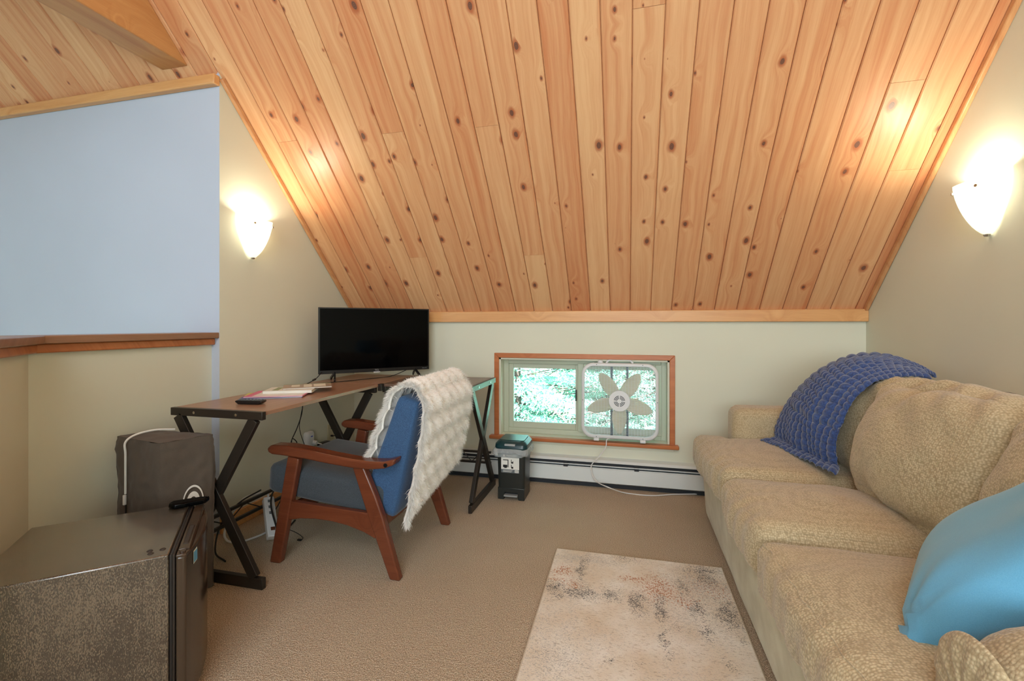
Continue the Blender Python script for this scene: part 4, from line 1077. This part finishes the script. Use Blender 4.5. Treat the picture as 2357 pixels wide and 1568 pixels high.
bm = BM(); vs = [FM @ Vector(v) for v in ((x0_ + .002, ya - .0008, FT - .057), (x1_ - .002, yb - .0008, FT - .057), (x1_ - .002, yb - .0008, FT - .026), (x0_ + .002, ya - .0008, FT - .026))]
bm.faces.new([bm.verts.new(v) for v in vs]); obj('energy_sticker_print', bm, M['sticker_blue'], fg)
for x, y in ((.03, .03), (wdt - .03, .03), (.03, dep - .03), (wdt - .03, dep - .03)):
    bm = BM(); cyl(bm, FM @ Vector((x, y, 0)), FM @ Vector((x, y, .022)), .014, 14); obj('foot', bm, M['black_plastic'], fg)
# ------------------------------------------------------------------ outlets, plugs, cords
wp = thing('wall_outlet', 'ivory wall plate with black coaxial cable on the left wall', 'wall plate', (XL, 2.90, .33))
bm = BM(); abox(bm, XL, XL + .006, 2.865, 2.935, .27, .385); obj('plate', bm, plain('ivory_plate', (204, 196, 160), .4), wp, bevel=.002)
bm = BM(); cyl(bm, (XL + .006, 2.9, .30), (XL + .022, 2.9, .30), .007, 12); obj('coax_connector', bm, M['black_plastic'], wp)
bm = BM(); cyl(bm, (XL + .006, 2.9, .352), (XL + .009, 2.9, .352), .005, 10); obj('jack', bm, M['logo_grey'], wp)
bm = BM(); tube(bm, [(XL + .02, 2.9, .30), (XL + .055, 2.905, .298), (XL + .085, 2.92, .26), (XL + .085, 2.93, .18), (XL + .06, 2.95, .05), (XL + .05, 3.0, .01)], .0035, 8); tag(obj('coaxial_cable', bm, M['cord_black'], own=True, smooth=True), 'black coaxial cable hanging from the ivory wall plate', 'cable')
mp_ = thing('outlet_adapter', 'white multi outlet adapter plugged into the left wall', 'plug adapter', (XL, 2.64, .27))
bm = BM(); cushion((XL + .022, 2.64, .315), (.044, .075, .15), r=.018, puff=(0, 0, 0), n=8, wr=0, bm=bm); obj('body', bm, M['white_plastic'], mp_, smooth=True, angle=80)
bm = BM(); cyl(bm, (XL + .044, 2.655, .315), (XL + .07, 2.66, .312), .016, 14); cyl(bm, (XL + .044, 2.64, .275), (XL + .066, 2.645, .272), .016, 14); obj('plug', bm, M['white_plastic'], mp_, bevel=.003)
bm = BM(); abox(bm, XL + .0445, XL + .0455, 2.632, 2.650, .355, .362); obj('indicator_light', bm, plain('indicator_blue', (96, 110, 220), .4), mp_)
bm = BM(); tube(bm, [(XL + .07, 2.66, .312), (XL + .10, 2.68, .29), (XL + .095, 2.68, .22), (XL + .06, 2.67, .10), (XL + .08, 2.6, .01), (-1.93, 2.35, .006), (-1.92, 2.2, .006)], .004, 8); tag(obj('looping_white_cable', bm, M['cord_white'], own=True, smooth=True), 'white cord looping down from the white outlet adapter to the floor', 'cord')
pa = thing('power_adapter', 'small black power adapter beside the white outlet adapter', 'power adapter', (XL + .06, 2.74, .27))
bm = BM(); cushion((XL + .066, 2.74, .285), (.045, .085, .032), (0, 0, R(-12)), r=.008, puff=(0, 0, 0), n=6, wr=0, bm=bm); obj('body', bm, M['black_plastic'], pa, smooth=True, angle=80)
bm = BM(); tube(bm, [(XL + .07, 2.765, .275), (XL + .06, 2.75, .22), (XL + .06, 2.72, .12), (XL + .09, 2.68, .03)], .002, 6); obj('lead', bm, M['cord_black'], pa)
bm = BM()
tube(bm, [P('x', -1.965, 697, 930), P('x', -1.965, 694, 955), P('x', -1.965, 684, 985), P('x', -1.965, 672, 1012), P('x', -1.965, 671, 1022), P('x', -1.965, 680, 1026), P('x', -1.965, 683, 1018), P('x', -1.965, 674, 1010), P('x', -1.965, 671, 1020), P('x', -1.97, 673, 1060), (-1.965, 2.3, .10), (-1.95, 2.2, .02)], .003, 8)
tag(obj('hanging_cable', bm, M['cord_black'], own=True, smooth=True), 'knotted black cable hanging below the desk edge against the left wall', 'cable')
bm = BM(); tube(bm, [P('x', -1.955, 698, 930), P('x', -1.955, 692, 960), P('x', -1.96, 690, 990), P('x', -1.97, 703, 1030), P('x', -1.98, 715, 1060), (-1.98, 2.52, .05)], .002, 6)
tag(obj('adapter_cable', bm, M['cord_black'], own=True, smooth=True), 'thinner straight black cable hanging beside the knotted one', 'cable')
ps = thing('power_strip', 'white power strip propped against the desk rail behind the armchair leg', 'power strip', (-1.83, 2.1, 0))
pa0 = P('y', 2.10, 568, 1165); pb0 = P('z', .03, 632, 1235)
pA = Vector((-1.872, 2.08, .165)); pB = Vector((-1.735, 1.96, .022))
bm = BM(); beam(bm, pA, pB, .052, .036, up=(.6, -.3, .7)); sbody = obj('body', bm, M['white_plastic'], ps, bevel=.005)
dd = (pB - pA); L_ = dd.length; dd.normalize(); s_ = dd.cross(Vector((.6, -.3, .7))).normalized(); u_ = s_.cross(dd).normalized()
SM = Matrix(((dd.x, s_.x, u_.x, pA.x), (dd.y, s_.y, u_.y, pA.y), (dd.z, s_.z, u_.z, pA.z), (0, 0, 0, 1)))
for k in range(3):
    bm = BM(); abox(bm, .02 + .035 * k, .036 + .035 * k, -.008, .008, .018, .019, SM); obj('socket', bm, M['logo_grey'], ps)
bm = BM(); abox(bm, L_ - .05, L_ - .032, -.010, .010, .018, .022, SM); obj('switch', bm, plain('switch_brown', (92, 52, 34), .4), ps, bevel=.001)
bm = BM(); tube(bm, [pA, pA + Vector((-.03, .02, .02)), Vector((-1.945, 2.0, .19)), Vector((-1.99, 1.95, .10)), Vector((-1.97, 1.90, .03)), Vector((-1.90, 1.90, .008)), Vector((-1.84, 2.02, .008)), Vector((-1.86, 2.2, .008)), Vector((-1.9, 2.5, .008))], .0055, 8); tag(obj('extension_cord', bm, M['cord_white'], own=True, smooth=True), 'thick white cord looping from the power strip onto the carpet', 'cord')
bm = BM(); tube(bm, [(-1.88, 2.25, .19), (-1.86, 2.12, .205), (-1.80, 2.02, .17), (-1.745, 1.99, .08), (-1.74, 2.02, .01), (-1.80, 2.2, .006)], .0045, 8)
tube(bm, [(-1.89, 2.05, .22), (-1.90, 1.92, .20), (-1.93, 1.84, .12), (-1.90, 1.78, .02), (-1.80, 1.74, .006)], .004, 8)
tag(obj('black_power_cord', bm, M['cord_black'], own=True, smooth=True), 'black power cord draped over the lower desk rail behind the power strip', 'cord')
bm = BM(); tube(bm, [P('z', .004, 650, 1216), P('z', .004, 672, 1222), P('z', .004, 688, 1230), P('z', .004, 697, 1238), P('z', .004, 695, 1243)], .0018, 6)
q_ = P('z', .005, 690, 1243); abox(bm, q_.x - .012, q_.x + .008, q_.y - .005, q_.y + .005, .001, .008)
tag(obj('charging_cable', bm, M['cord_black'], own=True), 'thin black charging cable end lying on the carpet under the armchair', 'cable')
# ------------------------------------------------------------------ outside
bm = BM(); abox(bm, -30, 30, 3.4, 60, -3.1, -3.0); g = obj('ground', bm, M['grass']); g['kind'] = 'structure'
def tree_meshes(seed):
    rg_ = random.Random(seed); bt = BM(); bf_ = BM(); br = BM()
    cyl(bt, (0, 0, 0), (0, 0, 8), .16, 10, .03)
    for lv in range(34):
        z_ = .6 + lv * .215; L0 = (8.3 - z_) * .34 + .25
        for k in range(7):
            a = rg_.uniform(0, 2 * PI); L = L0 * rg_.uniform(.75, 1.15); dz = rg_.uniform(-.28, -.05)
            d = Vector((math.cos(a), math.sin(a), dz)).normalized(); p0 = Vector((0, 0, z_ + rg_.uniform(-.1, .1))); sd = Vector((-math.sin(a), math.cos(a), 0))
            cyl(br, p0, p0 + d * L, .014, 4, .004)
            ntw = int(L / .085)
            for i in range(2, ntw):
                t = i / ntw; q = p0 + d * (L * t) + Vector((0, 0, .12 * t * t * L))
                for s_ in (-1, 1):
                    tl = (.34 * (1 - t) + .10) * L0 / 2.2; td_ = (sd * s_ + d * .7 + Vector((0, 0, rg_.uniform(-.35, .15)))).normalized()
                    nn = max(3, int(tl / .055))
                    for j in range(nn):
                        c_ = q + td_ * (tl * (j + .5) / nn)
                        for m_ in range(3):
                            nd = (td_ * .8 + Vector((rg_.gauss(0, .8), rg_.gauss(0, .8), rg_.gauss(.15, .6)))).normalized() * .07
                            sv = nd.cross(Vector((rg_.random(), rg_.random(), rg_.random()))).normalized() * .011
                            bf_.faces.new([bf_.verts.new(c_ - sv), bf_.verts.new(c_ + sv), bf_.verts.new(c_ + nd)])
    out = []
    for nm, b, m in (('trunk', bt, M['bark']), ('branches', br, M['bark']), ('foliage', bf_, M['leaf'])):
        me = bpy.data.meshes.new(nm); b.to_mesh(me); b.free(); me.materials.append(m); out.append(me)
    return out
tm = tree_meshes(5)
for i, (x, y, rz, s_, lab) in enumerate(((-1.55, 6.3, .4, 1.0, 'sunlit spruce tree seen through the left window pane'), (.55, 7.3, 2.2, 1.05, 'sunlit spruce tree seen through the box fan'), (-3.6, 8.4, 4.0, 1.1, 'spruce tree farther left behind the one in the left pane'), (-.5, 9.6, 1.1, 1.25, 'taller spruce between and behind the two nearer window trees'), (2.9, 8.6, 5.0, 1.1, 'spruce tree at the right end of the row outside'))):
    t = thing('spruce_tree', lab, 'tree', (x, y, -3), 'spruce trees outside the window'); t.rotation_euler = (0, 0, rz); t.scale = (s_,) * 3
    for me in tm:
        o = bpy.data.objects.new(me.name, me); C.objects.link(o); o.parent = t
        if me.name != 'trunk': o['kind'] = 'stuff'
for o in bpy.data.objects:
    if 'wo' in o: del o['wo']
